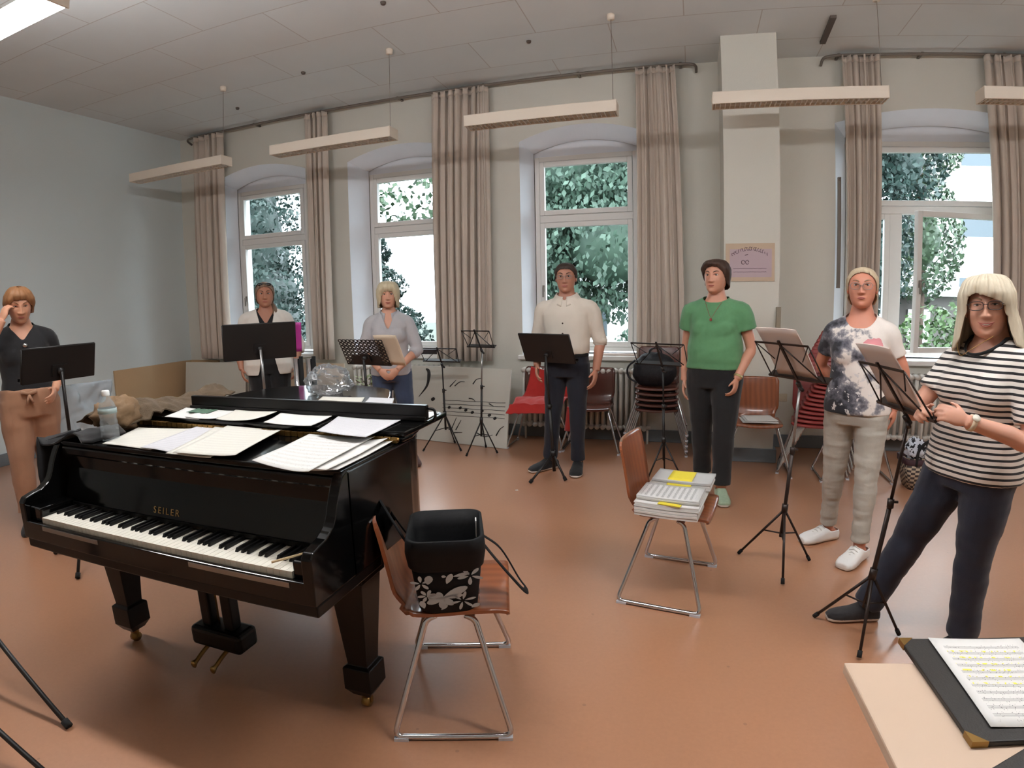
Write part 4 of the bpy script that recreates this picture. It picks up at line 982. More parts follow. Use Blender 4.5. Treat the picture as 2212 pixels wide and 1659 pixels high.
# drinking bottle on the floor
tb = thing('thermos_flask', 'grey flask with black lid on the floor behind green top', 'bottle', (0.35, 5.12, 0))
MB().lathe([(0.03, 0), (0.034, 0.004), (0.034, 0.19), (0.026, 0.21)], 16).build('flask_body', mat('flask_grey', (150, 142, 136), 0.4, metal=0.3), tb)
MB().lathe([(0.028, 0.20), (0.03, 0.205), (0.03, 0.245), (0.02, 0.25)], 16).build('lid', M['rubber'], tb)
# woven basket
bk_ = thing('woven_basket', 'black and beige woven basket at the floral woman’s side'.replace('’', "'"), 'basket', (1.90, 4.84, 0))
M['weave'] = mat('woven_straps', (120, 104, 88), 0.7)
def weave(nt, tc):
    c_ = nt.nodes.new('ShaderNodeTexChecker'); c_.inputs['Scale'].default_value = 34
    mp = nt.nodes.new('ShaderNodeMapping'); mp.inputs['Scale'].default_value = (0.9, 0.9, 1.6); nt.links.new(tc.outputs['Object'], mp.inputs[0]); nt.links.new(mp.outputs[0], c_.inputs[0])
    return mixc(nt, c_.outputs['Fac'], lin((168, 150, 128)), lin((52, 42, 40)))
recolor(M['weave'], weave)
def rrect(hx, hy, z, r=0.04, n=6):
    out_ = []
    for cx_, cy_, a0 in ((hx - r, hy - r, 0), (-hx + r, hy - r, math.pi / 2), (-hx + r, -hy + r, math.pi), (hx - r, -hy + r, 3 * math.pi / 2)):
        for k in range(n): out_.append((cx_ + r * math.cos(a0 + k * math.pi / 2 / (n - 1)), cy_ + r * math.sin(a0 + k * math.pi / 2 / (n - 1)), z))
    return out_
MB().loft([rrect(0.13, 0.10, 0.0), rrect(0.155, 0.115, 0.10), rrect(0.175, 0.125, 0.22), rrect(0.165, 0.115, 0.22), rrect(0.14, 0.10, 0.05)], caps=True, smooth=True).build('basket_body', M['weave'], bk_)
MB().loft([rrect(0.178, 0.128, 0.205), rrect(0.180, 0.130, 0.25), rrect(0.168, 0.118, 0.25), rrect(0.166, 0.116, 0.205)], caps=False).build('rim', mat('dark_red_rim', (52, 24, 30), 0.7), bk_)
MB().tube(smooth_path([(-0.10, -0.125, 0.20), (-0.09, -0.13, 0.33), (-0.02, -0.13, 0.40), (0.04, -0.13, 0.33), (0.05, -0.125, 0.20)], 6), 0.012, 8, flat=0.5).build('handle', M['rubber'], bk_)
cs = crumple('patterned_cloth', (1.80, 4.78, 0.251), (0.075, 0.06, 0.085), recolor(mat('black_white_cloth', (180, 184, 190), 0.9), lambda nt, tc: mixc(nt, mth(nt, 'GREATER_THAN', texnoise(nt, tc.outputs['Object'], 26, 2), 0.52), lin((196, 202, 212)), lin((30, 30, 34)))), 'black and white cloth stuffed in the woven basket', 'cloth', 0.35, 8, scale=9)

# ---------------------------------------------------------------- cool bag on the near chair
ca, sa = math.cos(R(18)), math.sin(R(18))
cb = thing('cool_bag', 'open black shopping bag with silver flower print on chair', 'bag', (-0.775, 1.715, 0.4465), R(22))
M['bagblack'] = mat('bag_black_fabric', (12, 13, 15), 0.7, noise_amt=0.25, noise_scale=14, bump=0.15, spec=0.3)
M['baglining'] = mat('bag_lining', (12, 13, 17), 0.7)
M['silverprint'] = mat('silver_print', (178, 192, 200), 0.5, noise_amt=0.05)
def ring(hx, hy, z, r=0.05, yo=0.0):
    return [(x, y + yo, zz) for x, y, zz in rrect(hx, hy, z, r, 7)]
bag_mb = MB(); bag_mb.loft([ring(0.094, 0.085, 0.0), ring(0.100, 0.09, 0.008), ring(0.110, 0.10, 0.10, yo=-0.004), ring(0.117, 0.112, 0.175, yo=-0.010)], caps=True, smooth=True)
MB().loft([ring(0.118, 0.113, 0.170, yo=-0.010), ring(0.125, 0.118, 0.180, yo=-0.011), ring(0.132, 0.130, 0.235, yo=-0.014), ring(0.126, 0.146, 0.292, yo=-0.018), ring(0.118, 0.140, 0.294, yo=-0.018), ring(0.114, 0.122, 0.235, yo=-0.014), ring(0.106, 0.10, 0.13, yo=-0.006), ring(0.088, 0.08, 0.02)], caps=False).build('collar', M['bagblack'], cb)
MB().bounds((-0.085, -0.075, 0.012), (0.085, 0.075, 0.02)).build('lining', M['baglining'], cb)
MB().box((0.105, 0.04, 0.255), (0.004, 0.034, 0.06)).build('care_tag', M['paper_white'], cb)
def petal(mb, cx_, cz, ang, L_, w, face):
    for k in range(1):
        pts = []
        for i in range(14):
            t = 2 * math.pi * i / 14; a = L_ * 0.5 * (1 + math.cos(t)) ; b = w * math.sin(t) * (0.45 + 0.55 * math.sin(min(a / L_, 1) * 2.2))
            pts.append((cx_ + a * math.cos(ang) - b * math.sin(ang), cz + a * math.sin(ang) + b * math.cos(ang)))
        mb.add([face(*p) for p in pts], [tuple(range(14))], 1)
def bag_face(side):
    def hw(z): return (0.1005 + 0.0165 * z / 0.175, 0.0895 + 0.033 * z / 0.175)
    if side == 'front': return lambda x, z: (x * 1.12, -(hw(z * 0.92)[1] + 0.002), z * 0.92)
    if side == 'left': return lambda x, z: (-(hw(z * 0.92)[0] + 0.002), -x - 0.006, z * 0.92)
    return lambda x, z: (hw(z * 0.92)[0] + 0.002, x - 0.006, z * 0.92)
fp = bag_mb
f_ = bag_face('front')
def flower(cx_, cz, r_, n, a0, face, w=0.30):
    for k in range(n): petal(fp, cx_ + 0.16 * r_ * math.cos(a0 + k * 2 * math.pi / n), cz + 0.16 * r_ * math.sin(a0 + k * 2 * math.pi / n), a0 + k * 2 * math.pi / n, r_, r_ * w * 0.72, face)
flower(0.045, 0.058, 0.036, 6, 0.3, f_, 0.2)
for a, L_, w in ((0.55, 0.085, 0.016), (0.15, 0.06, 0.011), (-0.9, 0.045, 0.013), (-1.7, 0.048, 0.012), (2.9, 0.05, 0.014), (3.6, 0.055, 0.014), (2.2, 0.03, 0.009)): petal(fp, -0.012, 0.075, a, L_, w, f_)
flower(-0.06, 0.085, 0.024, 6, 0.1, f_, 0.35); petal(fp, -0.055, 0.135, 1.4, 0.038, 0.013, f_); petal(fp, 0.0, 0.135, 1.2, 0.045, 0.010, f_); petal(fp, 0.0, 0.165, 2.9, 0.014, 0.006, f_)
flower(0.07, 0.165, 0.034, 5, 0.9, f_, 0.26); petal(fp, 0.02, 0.165, 0.25, 0.05, 0.008, f_); flower(-0.075, 0.14, 0.028, 5, 0.4, f_, 0.3); petal(fp, -0.02, 0.02, 0.9, 0.03, 0.007, f_); petal(fp, 0.07, 0.025, 0.6, 0.03, 0.009, f_); petal(fp, -0.07, 0.03, 1.8, 0.035, 0.01, f_)
for sd, pts in (('left', ((0.03, 0.06), (-0.03, 0.12), (0.02, 0.17))), ('right', ((-0.04, 0.05), (0.03, 0.10), (-0.03, 0.16), (0.04, 0.17)))):
    for x, z in pts: flower(x, z, 0.03, 5, x * 40, bag_face(sd), 0.28)
fp.build('bag_body', [M['bagblack'], M['silverprint']], cb)
def strap(pts, w, label=None):
    P_ = smooth_path(pts, 6); m = MB(); m.tube(P_, w, 8, flat=0.22, upv=(0, 1, 0)); return m.build('handle', M['bagblack'], cb)
strap([(0.128, -0.04, 0.225), (0.165, -0.06, 0.18), (0.22, -0.07, 0.11), (0.262, -0.05, 0.05), (0.272, 0.0, 0.035), (0.25, 0.03, 0.06), (0.19, 0.04, 0.17), (0.128, 0.04, 0.225)], 0.014)
strap([(-0.128, 0.0, 0.215), (-0.17, -0.01, 0.30), (-0.215, 0.0, 0.385), (-0.235, 0.02, 0.42), (-0.225, 0.06, 0.38), (-0.17, 0.07, 0.28), (-0.126, 0.06, 0.215)], 0.013)
# ---------------------------------------------------------------- papers and scores on the second chair
ax = R(-9.6)
def on_chair(x, y): c_, s_ = math.cos(ax), math.sin(ax); return (-0.045 + x * c_ - y * s_, 2.90 + x * s_ + y * c_)
def pile(x0, x1, y0, y1, z, h, label, m, name='score', k=4, cat='score', group='scores on the mid room chair', tilt=(0, 0)):
    c_ = on_chair((x0 + x1) / 2, (y0 + y1) / 2); t = thing(name, label, cat, (c_[0], c_[1], z), ax, group); t.rotation_euler = (tilt[0], tilt[1], ax)
    rg = random.Random(int(x0 * 1000) + k)
    for i in range(k):
        dx, dy = rg.uniform(-0.006, 0.006), rg.uniform(-0.006, 0.006)
        MB().sheet(lambda u, v: ((x1 - x0) * (u - 0.5) + dx, (y1 - y0) * (v - 0.5) + dy, h * (i + 1) / k + 0.004 * (2 * u - 1) ** 2), 6, 6, th=h / k * 0.8).build('page_block' if i < k - 1 else 'top_page', M['paper_white'] if i < k - 1 else m, t)
    return t
M['score_grey'] = paper_mat('closely_printed_score', (208, 208, 206), 11, 0.85, 11, lw=0.5, nr=0.24, swap=True)
M['grey_cover'] = mat('grey_cover', (178, 178, 176), 0.6, noise_amt=0.06)
pile(-0.145, 0.155, -0.235, -0.02, 0.447, 0.040, 'thick cream score lowest on the mid room chair', M['paper_white'], k=3)
pile(-0.150, 0.160, -0.225, 0.20, 0.490, 0.022, 'wide white score in the middle of the pile', M['paper_white'], k=3)
pile(-0.145, 0.155, -0.195, 0.02, 0.515, 0.020, 'printed score with dense staves on top of the pile', M['score_grey'], k=3)
bg_ = pile(-0.125, 0.175, 0.03, 0.225, 0.515, 0.040, 'grey score with yellow note at the back of the pile', M['grey_cover'], k=3)
M['sticky'] = mat('yellow_note_paper', (222, 204, 62), 0.6, noise_amt=0.05)
MB().sheet(lambda u, v: (-0.070 + 0.125 * u, -0.105 + 0.185 * v, 0.046 if v > 0.2 else 0.020 + 0.13 * v), 6, 10, th=0.001).build('yellow_note', M['sticky'], bg_)
for x in (-0.045, 0.035): MB().box((x, -0.106, 0.014), (0.014, 0.006, 0.008)).build('clip', M['chrome'], bg_)
s2 = bpy.data.objects['score.004'] if 'score.004' in bpy.data.objects else bg_
c_ = on_chair(0.02, -0.212); y_ = MB().box((0, 0, 0), (0.11, 0.03, 0.004)).build('page_marker', M['sticky'], loc=(c_[0], c_[1], 0.5165), rotz=ax - 0.1); tag(y_, 'yellow page marker between the piled scores', 'marker')

# ---------------------------------------------------------------- desk at the lower right
M['desk'] = mat('pale_desk_laminate', (200, 176, 154), 0.45, noise_amt=0.04, noise_scale=4)
dk = thing('desk', 'pale beige desk top at the lower right corner', 'desk', (0.352, 1.154, 0), R(4.5))
MB().bounds((0.0, -0.75, 0.715), (1.45, 0.0, 0.74)).build('desk_top', M['desk'], dk, bevel=0.004)
for x in (0.42, 1.39):
    for y in (-0.70, -0.30): MB().tube([(x, y, 0), (x, y, 0.715)], 0.016, 12).build('leg', M['stand_silver'], dk)
MB().bounds((0.40, -0.72, 0.66), (1.40, -0.70, 0.714)).bounds((0.40, -0.31, 0.66), (1.40, -0.29, 0.714)).build('apron', M['stand_silver'], dk)
fo = thing('music_folder', 'black folder with metal corners on the pale desk', 'folder', (0.52, 0.907, 0.7405), R(5))
M['leatherette'] = mat('black_leatherette', (38, 36, 34), 0.5, noise_amt=0.1, bump=0.1, bump_scale=300)
MB().bounds((0, 0, 0), (0.32, 0.335, 0.012)).build('cover', M['leatherette'], fo, bevel=0.003)
for x, y, r_ in ((0, 0, 0), (0, 0.335, -90)):
    q = MB().add([(0, 0, 0.0128), (0.03, 0, 0.0128), (0.0, 0.03, 0.0128), (0, 0, -0.0003), (0.03, 0, -0.0003), (0, 0.03, -0.0003)], [(0, 1, 2), (5, 4, 3), (0, 3, 4, 1), (2, 5, 3, 0), (1, 4, 5, 2)])
    mm = MB(); mm.add([(-0.001, -0.001, 0.0128), (0.03, -0.001, 0.0128), (-0.001, 0.03, 0.0128), (-0.001, -0.001, -0.0003), (0.03, -0.001, -0.0003), (-0.001, 0.03, -0.0003)], [(0, 1, 2), (5, 4, 3), (0, 3, 4, 1), (2, 5, 3, 0), (1, 4, 5, 2)])
    o = mm.build('metal_corner', M['brass'], fo, loc=(x, y, 0), rotz=R(r_))
M['paper_main'] = paper_mat('choir_sheet_paper', (222, 221, 217), 13, 0.95, 2.0, 0.10, yellow=True, lw=0.36, nr=0.20)
ms = MB().sheet(lambda u, v: (0.21 * (u - 0.5), 0.297 * (v - 0.5), 0.0006 + 0.002 * (2 * u - 1) ** 2), 8, 8, th=0.0006).build('sheet_music', M['paper_main'], loc=(0.665, 1.098, 0.754), rotz=R(2.5))
tag(ms, 'choir sheet with yellow marks on the black folder', 'sheet music')
tag(MB().bounds((-0.135, -0.30, 0), (0.135, 0, 0.012)).build('writing_case', M['leatherette'], loc=(0.513, 0.836, 0.7405), rotz=R(32.5), bevel=0.003), 'black case edge in the bottom right corner of the desk', 'case')
# clear plastic hanging at the left stand
def plast(u, v):
    d = 0.03 * noise.noise(Vector((u * 4, v * 6, 1.7))) + 0.015 * noise.noise(Vector((u * 11, v * 13, 4)))
    return (-4.30 + 0.10 * u + d, 2.62 + 0.42 * u + d, 0.36 + 0.62 * v)
M['plastic_grey'] = mat('clear_plastic_film', (170, 182, 190), 0.14, alpha=0.55, noise_amt=0.1)
tag(MB().sheet(plast, 26, 34, th=0.002, smooth=True).build('plastic_sheet', M['plastic_grey']), 'crinkled clear plastic sheet hanging behind the left stand', 'plastic sheet')
note_board((-6.46, 3.05), (-6.40, 4.72), 0.02, R(2), 'low grey strip board along the left wall', m='rad') if False else None

tag(MB().box((0, 0, 0.002), (0.022, 0.016, 0.003), R(30)).build('paper_scrap', M['paper_white'], loc=(-1.27, 4.20, 0)), 'tiny white paper scrap on the open floor', 'scrap')
# ================================================================ PEOPLE
def skin_mat(name, rgb):
    m = mat(name, rgb, 0.5, noise_amt=0.06, noise_scale=14, bump=0.03, bump_scale=300)
    b = m.node_tree.nodes['Principled BSDF']; b.inputs['Subsurface Weight'].default_value = 0.12; b.inputs['Subsurface Radius'].default_value = (0.012, 0.005, 0.003); b.inputs['Subsurface Scale'].default_value = 1.0
    return m
M['eye_white'] = mat('eye_white', (214, 208, 202), 0.2, noise_amt=0.02)
M['iris'] = mat('iris_dark', (62, 56, 52), 0.15)
M['lash'] = mat('lash_line', (52, 38, 32), 0.7)
M['teeth'] = mat('teeth', (226, 220, 208), 0.3)
PCH = lambda xs, ys, x: np.interp(x, xs, ys)
_t = np.array([-1, -0.97, -0.88, -0.7, -0.45, -0.2, 0, 0.2, 0.5, 0.8, 0.93, 1.0])
_w = np.array([0.010, 0.026, 0.043, 0.057, 0.067, 0.0725, 0.0755, 0.0760, 0.0715, 0.0510, 0.0310, 0.003])
_f = np.array([0.058, 0.070, 0.080, 0.0860, 0.0890, 0.0900, 0.0915, 0.0915, 0.0840, 0.0600, 0.0370, 0.003])
_b = np.array([-0.030, -0.015, 0.010, 0.035, 0.066, 0.088, 0.097, 0.099, 0.0915, 0.0640, 0.0390, 0.003])
_tt = np.linspace(-1, 1, 401)
def _sm(y):
    v = np.interp(_tt, _t, y); k = np.hanning(25); k /= k.sum(); return np.convolve(np.pad(v, 12, mode='edge'), k, mode='valid')
_W, _F, _B = _sm(_w), _sm(_f), _sm(_b)
HH = 0.113
def head_prof(z):
    t = np.clip(z / HH, -1, 1); return np.interp(t, _tt, _W), np.interp(t, _tt, _F), np.interp(t, _tt, _B)
def head_pt(a, z, off=0.0):
    """Skull surface at azimuth a (0 = face) and height z, pushed out by off."""
    w, f, b = head_prof(z); s, c = math.sin(a), math.cos(a)
    p = 2.25; k = (abs(s) ** p + abs(c) ** p) ** (-1 / p)
    d = f if c > 0 else b
    return Vector(((w + off) * s * k, -(d + off) * c * k, z))
def g2(x, z, cx_, cz, sx, sz): return math.exp(-((x - cx_) / sx) ** 2 - ((z - cz) / sz) ** 2)
def face_add(x, z, wide=1.0, smile=0.0):
    d = 0.0
    if -0.03 < z < 0.035:                                        # nose
        t = (0.035 - z) / 0.062; d += (0.003 + 0.019 * t ** 1.4) * math.exp(-(x / (0.0085 + 0.006 * t)) ** 2)
    elif -0.04 < z <= -0.03: d += 0.020 * (z + 0.04) / 0.01 * math.exp(-(x / 0.0145) ** 2)
    d += 0.007 * (g2(x, z, 0.014, -0.026, 0.007, 0.006) + g2(x, z, -0.014, -0.026, 0.007, 0.006))
    d -= 0.008 * (g2(x, z, 0.032, 0.017, 0.016, 0.012) + g2(x, z, -0.032, 0.017, 0.016, 0.012))
    d += 0.004 * (g2(x, z, 0.03, 0.038, 0.022, 0.008) + g2(x, z, -0.03, 0.038, 0.022, 0.008))
    d += (0.004 + 0.004 * smile) * (g2(x, z, 0.044, -0.022, 0.016, 0.016) + g2(x, z, -0.044, -0.022, 0.016, 0.016))
    d += 0.005 * g2(x, z, 0, -0.056, 0.024, 0.012) + 0.005 * g2(x, z, 0, -0.094, 0.020, 0.012) - 0.003 * g2(x, z, 0, -0.074, 0.02, 0.006)
    return d
def build_head(smile=0.0, gaze=0.0, open_eye=1.0, jowl=0.0):
    """Head facing -Y about the origin: MB with materials 0 skin, 1 white, 2 iris, 3 lash, 4 lip, 5 brow, 6 teeth."""
    mb = MB(); nz, na = 64, 88; rings = []
    for i in range(nz + 1):
        z = -HH * math.cos(math.pi * i / nz) * 0.9995
        row = []
        for j in range(na):
            q = 2 * (j + 0.5) / na - 1; a = math.pi * math.copysign(abs(q) ** 1.35, q)
            p = head_pt(a, z)
            if jowl: p.x *= 1 + jowl * math.exp(-((z + 0.05) / 0.04) ** 2)
            if math.cos(a) > 0: p.y -= face_add(p.x, z, 1, smile) * min(1, math.cos(a) * 2.2)
            row.append(p)
        rings.append(row)
    mb.loft(rings, True)
    bv = BVHTree.FromPolygons([Vector(v) for v in mb.v], mb.f)
    def fy(x, z):
        h = bv.ray_cast(Vector((x, -0.3, z)), Vector((0, 1, 0)))[0]; return h.y if h else -0.09
    for s in (-1, 1):
        mb.ellipsoid((s * 0.0765, 0.012, 0.000), (0.009, 0.020, 0.031), 12, 10, Matrix.Rotation(R(12) * s, 3, 'Z') @ Matrix.Rotation(R(-10), 3, 'X'))
        ex, ez = s * 0.0315, 0.0175; y = fy(ex, ez)
        hz = 0.0058 * open_eye
        mb.ellipsoid((ex, y + 0.0022, ez), (0.0145, 0.0052, hz), 14, 8, Matrix.Rotation(R(6) * -s, 3, 'Y'), mi=1)
        mb.ellipsoid((ex + gaze, y - 0.0020, ez), (0.0054, 0.0022, min(0.0054, hz * 0.92)), 12, 8, None, mi=2)
        lid = [(ex + s * 0.0155 * k, min(fy(ex + s * 0.0155 * k, ez + hz * (1 - k * k)), y + 0.004) - 0.0022 - 0.0012 * (1 - k * k), ez + hz * (1.05 - k * k) + 0.0006) for k in np.linspace(-1, 1, 9)]
        mb.tube(lid, [0.0006, 0.0012, 0.0015, 0.0017, 0.0018, 0.0017, 0.0015, 0.0012, 0.0006], 6, mi=3)
        low = [(ex + s * 0.014 * k, y - 0.0006 - 0.002 * (1 - k * k), ez - hz * (1.02 - k * k)) for k in np.linspace(-1, 1, 7)]
        mb.tube(low, 0.0009, 5, mi=0)
        br = [(s * (0.014 + 0.036 * k), fy(s * (0.014 + 0.036 * k), 0.036 + 0.009 * math.sin(k * 2.4)) - 0.0006, 0.036 + 0.009 * math.sin(k * 2.4)) for k in np.linspace(0, 1, 8)]
        mb.tube(br, [0.0024, 0.0032, 0.0034, 0.0032, 0.0028, 0.0022, 0.0016, 0.0008], 6, mi=5)
    wdt = 0.023 + 0.007 * smile
    def lipz(k): return -0.0555 + smile * 0.009 * k * k - 0.0015 * smile
    up_ = [(wdt * k, fy(wdt * k, lipz(k)) - 0.0006, lipz(k) + 0.0028 * (1 - abs(k) ** 1.5) - 0.0008 * math.exp(-(k / 0.12) ** 2)) for k in np.linspace(-1, 1, 13)]
    lo_ = [(wdt * 0.94 * k, fy(wdt * k, lipz(k) - 0.006) - 0.0002, lipz(k) - (0.0045 + 0.003 * smile) * (1 - k * k)) for k in np.linspace(-1, 1, 13)]
    prf = [0.0008 + 0.0028 * (1 - k * k) ** 0.7 for k in np.linspace(-1, 1, 13)]
    mb.tube(up_, [p * 0.85 for p in prf], 7, mi=4); mb.tube(lo_, prf, 7, mi=4)
    if smile > 0.5:
        tt = [(wdt * 0.8 * k, fy(wdt * k, lipz(k)) - 0.0012, lipz(k) - 0.0008) for k in np.linspace(-1, 1, 9)]
        mb.tube(tt, [0.0006, 0.0016, 0.002, 0.0022, 0.0022, 0.0022, 0.002, 0.0016, 0.0006], 6, mi=6)
    return mb, fy

def voxelise(mb, voxel, smooth=4, factor=0.5):
    """Union of overlapping solids as one continuous surface -> (verts array, quads list)."""
    me = bpy.data.meshes.new('tmp'); me.from_pydata(mb.v, [], mb.f)
    bm = bmesh.new(); bm.from_mesh(me); bmesh.ops.recalc_face_normals(bm, faces=bm.faces); bm.to_mesh(me); bm.free()
    o = bpy.data.objects.new('tmp', me); COL.objects.link(o)
    m = o.modifiers.new('r', 'REMESH'); m.mode = 'VOXEL'; m.voxel_size = voxel; m.use_smooth_shade = True
    if smooth:
        s = o.modifiers.new('s', 'SMOOTH'); s.factor = factor; s.iterations = smooth
    dg = bpy.context.evaluated_depsgraph_get(); ev = o.evaluated_get(dg); em = ev.to_mesh()
    n = len(em.vertices); co = np.empty(n * 3); em.vertices.foreach_get('co', co); co = co.reshape(n, 3)
    fs = [tuple(p.vertices) for p in em.polygons]
    nr = np.empty(n * 3); em.vertices.foreach_get('normal', nr); nr = nr.reshape(n, 3)
    ev.to_mesh_clear(); bpy.data.objects.remove(o); bpy.data.meshes.remove(me)
    return co, fs, nr

def even_rim(co, fs, it=10):
    """Smooth the open borders of a garment."""
    cnt = {}
    for f in fs:
        for a, b in zip(f, f[1:] + f[:1]): k = (min(a, b), max(a, b)); cnt[k] = cnt.get(k, 0) + 1
    nb = {}
    for (a, b), c in cnt.items():
        if c == 1: nb.setdefault(a, []).append(b); nb.setdefault(b, []).append(a)
    for _ in range(it):
        new = {i: 0.4 * co[i] + 0.6 * np.mean([co[j] for j in q], axis=0) for i, q in nb.items()}
        for i, v in new.items(): co[i] = v
    return co

def tube_to(mb, pts, rad, n=14): mb.tube(smooth_path(pts, 4) if len(pts) > 2 else pts, np.interp(np.linspace(0, 1, (len(pts) - 1) * 4 + 1 if len(pts) > 2 else len(pts)), np.linspace(0, 1, len(rad)), rad), n)

def hand(mb, wrist, d, pn, thumb_side, curl=0.5, sc=1.0, spread=0.10, curls=None, thumb_curl=0.4):
    """Palm, four fingers of different length and a thumb; d points to the fingers, pn is the palm's normal, thumb_side the side vector."""
    d = Vector(d).normalized(); pn = Vector(pn); pn = (pn - d * pn.dot(d)).normalized(); sd = Vector(thumb_side); sd = (sd - d * sd.dot(d) - pn * sd.dot(pn)).normalized()
    w = Vector(wrist)
    Mx = Matrix((sd, pn, d)).transposed()
    mb.ellipsoid(w + d * 0.046 * sc, (0.038 * sc, 0.016 * sc, 0.053 * sc), 14, 10, Mx)
    mb.ellipsoid(w + d * 0.030 * sc + sd * 0.020 * sc + pn * 0.006 * sc, (0.018 * sc, 0.015 * sc, 0.030 * sc), 12, 8, Mx)
    for k, (off, L_) in enumerate(((0.028, 0.072), (0.010, 0.080), (-0.009, 0.075), (-0.027, 0.058))):
        p = w + d * (0.085 - 0.004 * abs(k - 1)) * sc + sd * off * sc; c = (curls[k] if curls else curl) ; a = 0.0
        q = (d + sd * spread * (1.5 - k) * 0.5).normalized(); pts = [p - q * 0.018 * sc, p]; seg = (0.42, 0.32, 0.26)
        for i in range(3):
            a += c * (0.9 if i == 0 else 1.0); dd = q * math.cos(a) + pn * math.sin(a); p = p + dd * L_ * seg[i] * sc; pts.append(p)
        mb.tube(smooth_path(pts, 3), np.interp(np.linspace(0, 1, 13), [0, 0.3, 0.6, 1], [0.0092 * sc, 0.0088 * sc, 0.0080 * sc, 0.0062 * sc]), 8)
        mb.ellipsoid(p, (0.0064 * sc,) * 3, 8, 6)
    p = w + d * 0.022 * sc + sd * 0.030 * sc + pn * 0.006 * sc; q = (d * 0.72 + sd * 0.62 + pn * 0.25).normalized(); pts = [p - q * 0.012 * sc, p]
    a = 0
    for L_ in (0.032, 0.026):
        p = p + q * L_ * sc; pts.append(p); q = (q + d * thumb_curl * 0.4 - sd * thumb_curl * 0.5 + pn * thumb_curl * 0.4).normalized()
    mb.tube(smooth_path(pts, 3), np.interp(np.linspace(0, 1, 10), [0, 0.5, 1], [0.0115 * sc, 0.0100 * sc, 0.0070 * sc]), 8)
    mb.ellipsoid(p, (0.0072 * sc,) * 3, 8, 6)

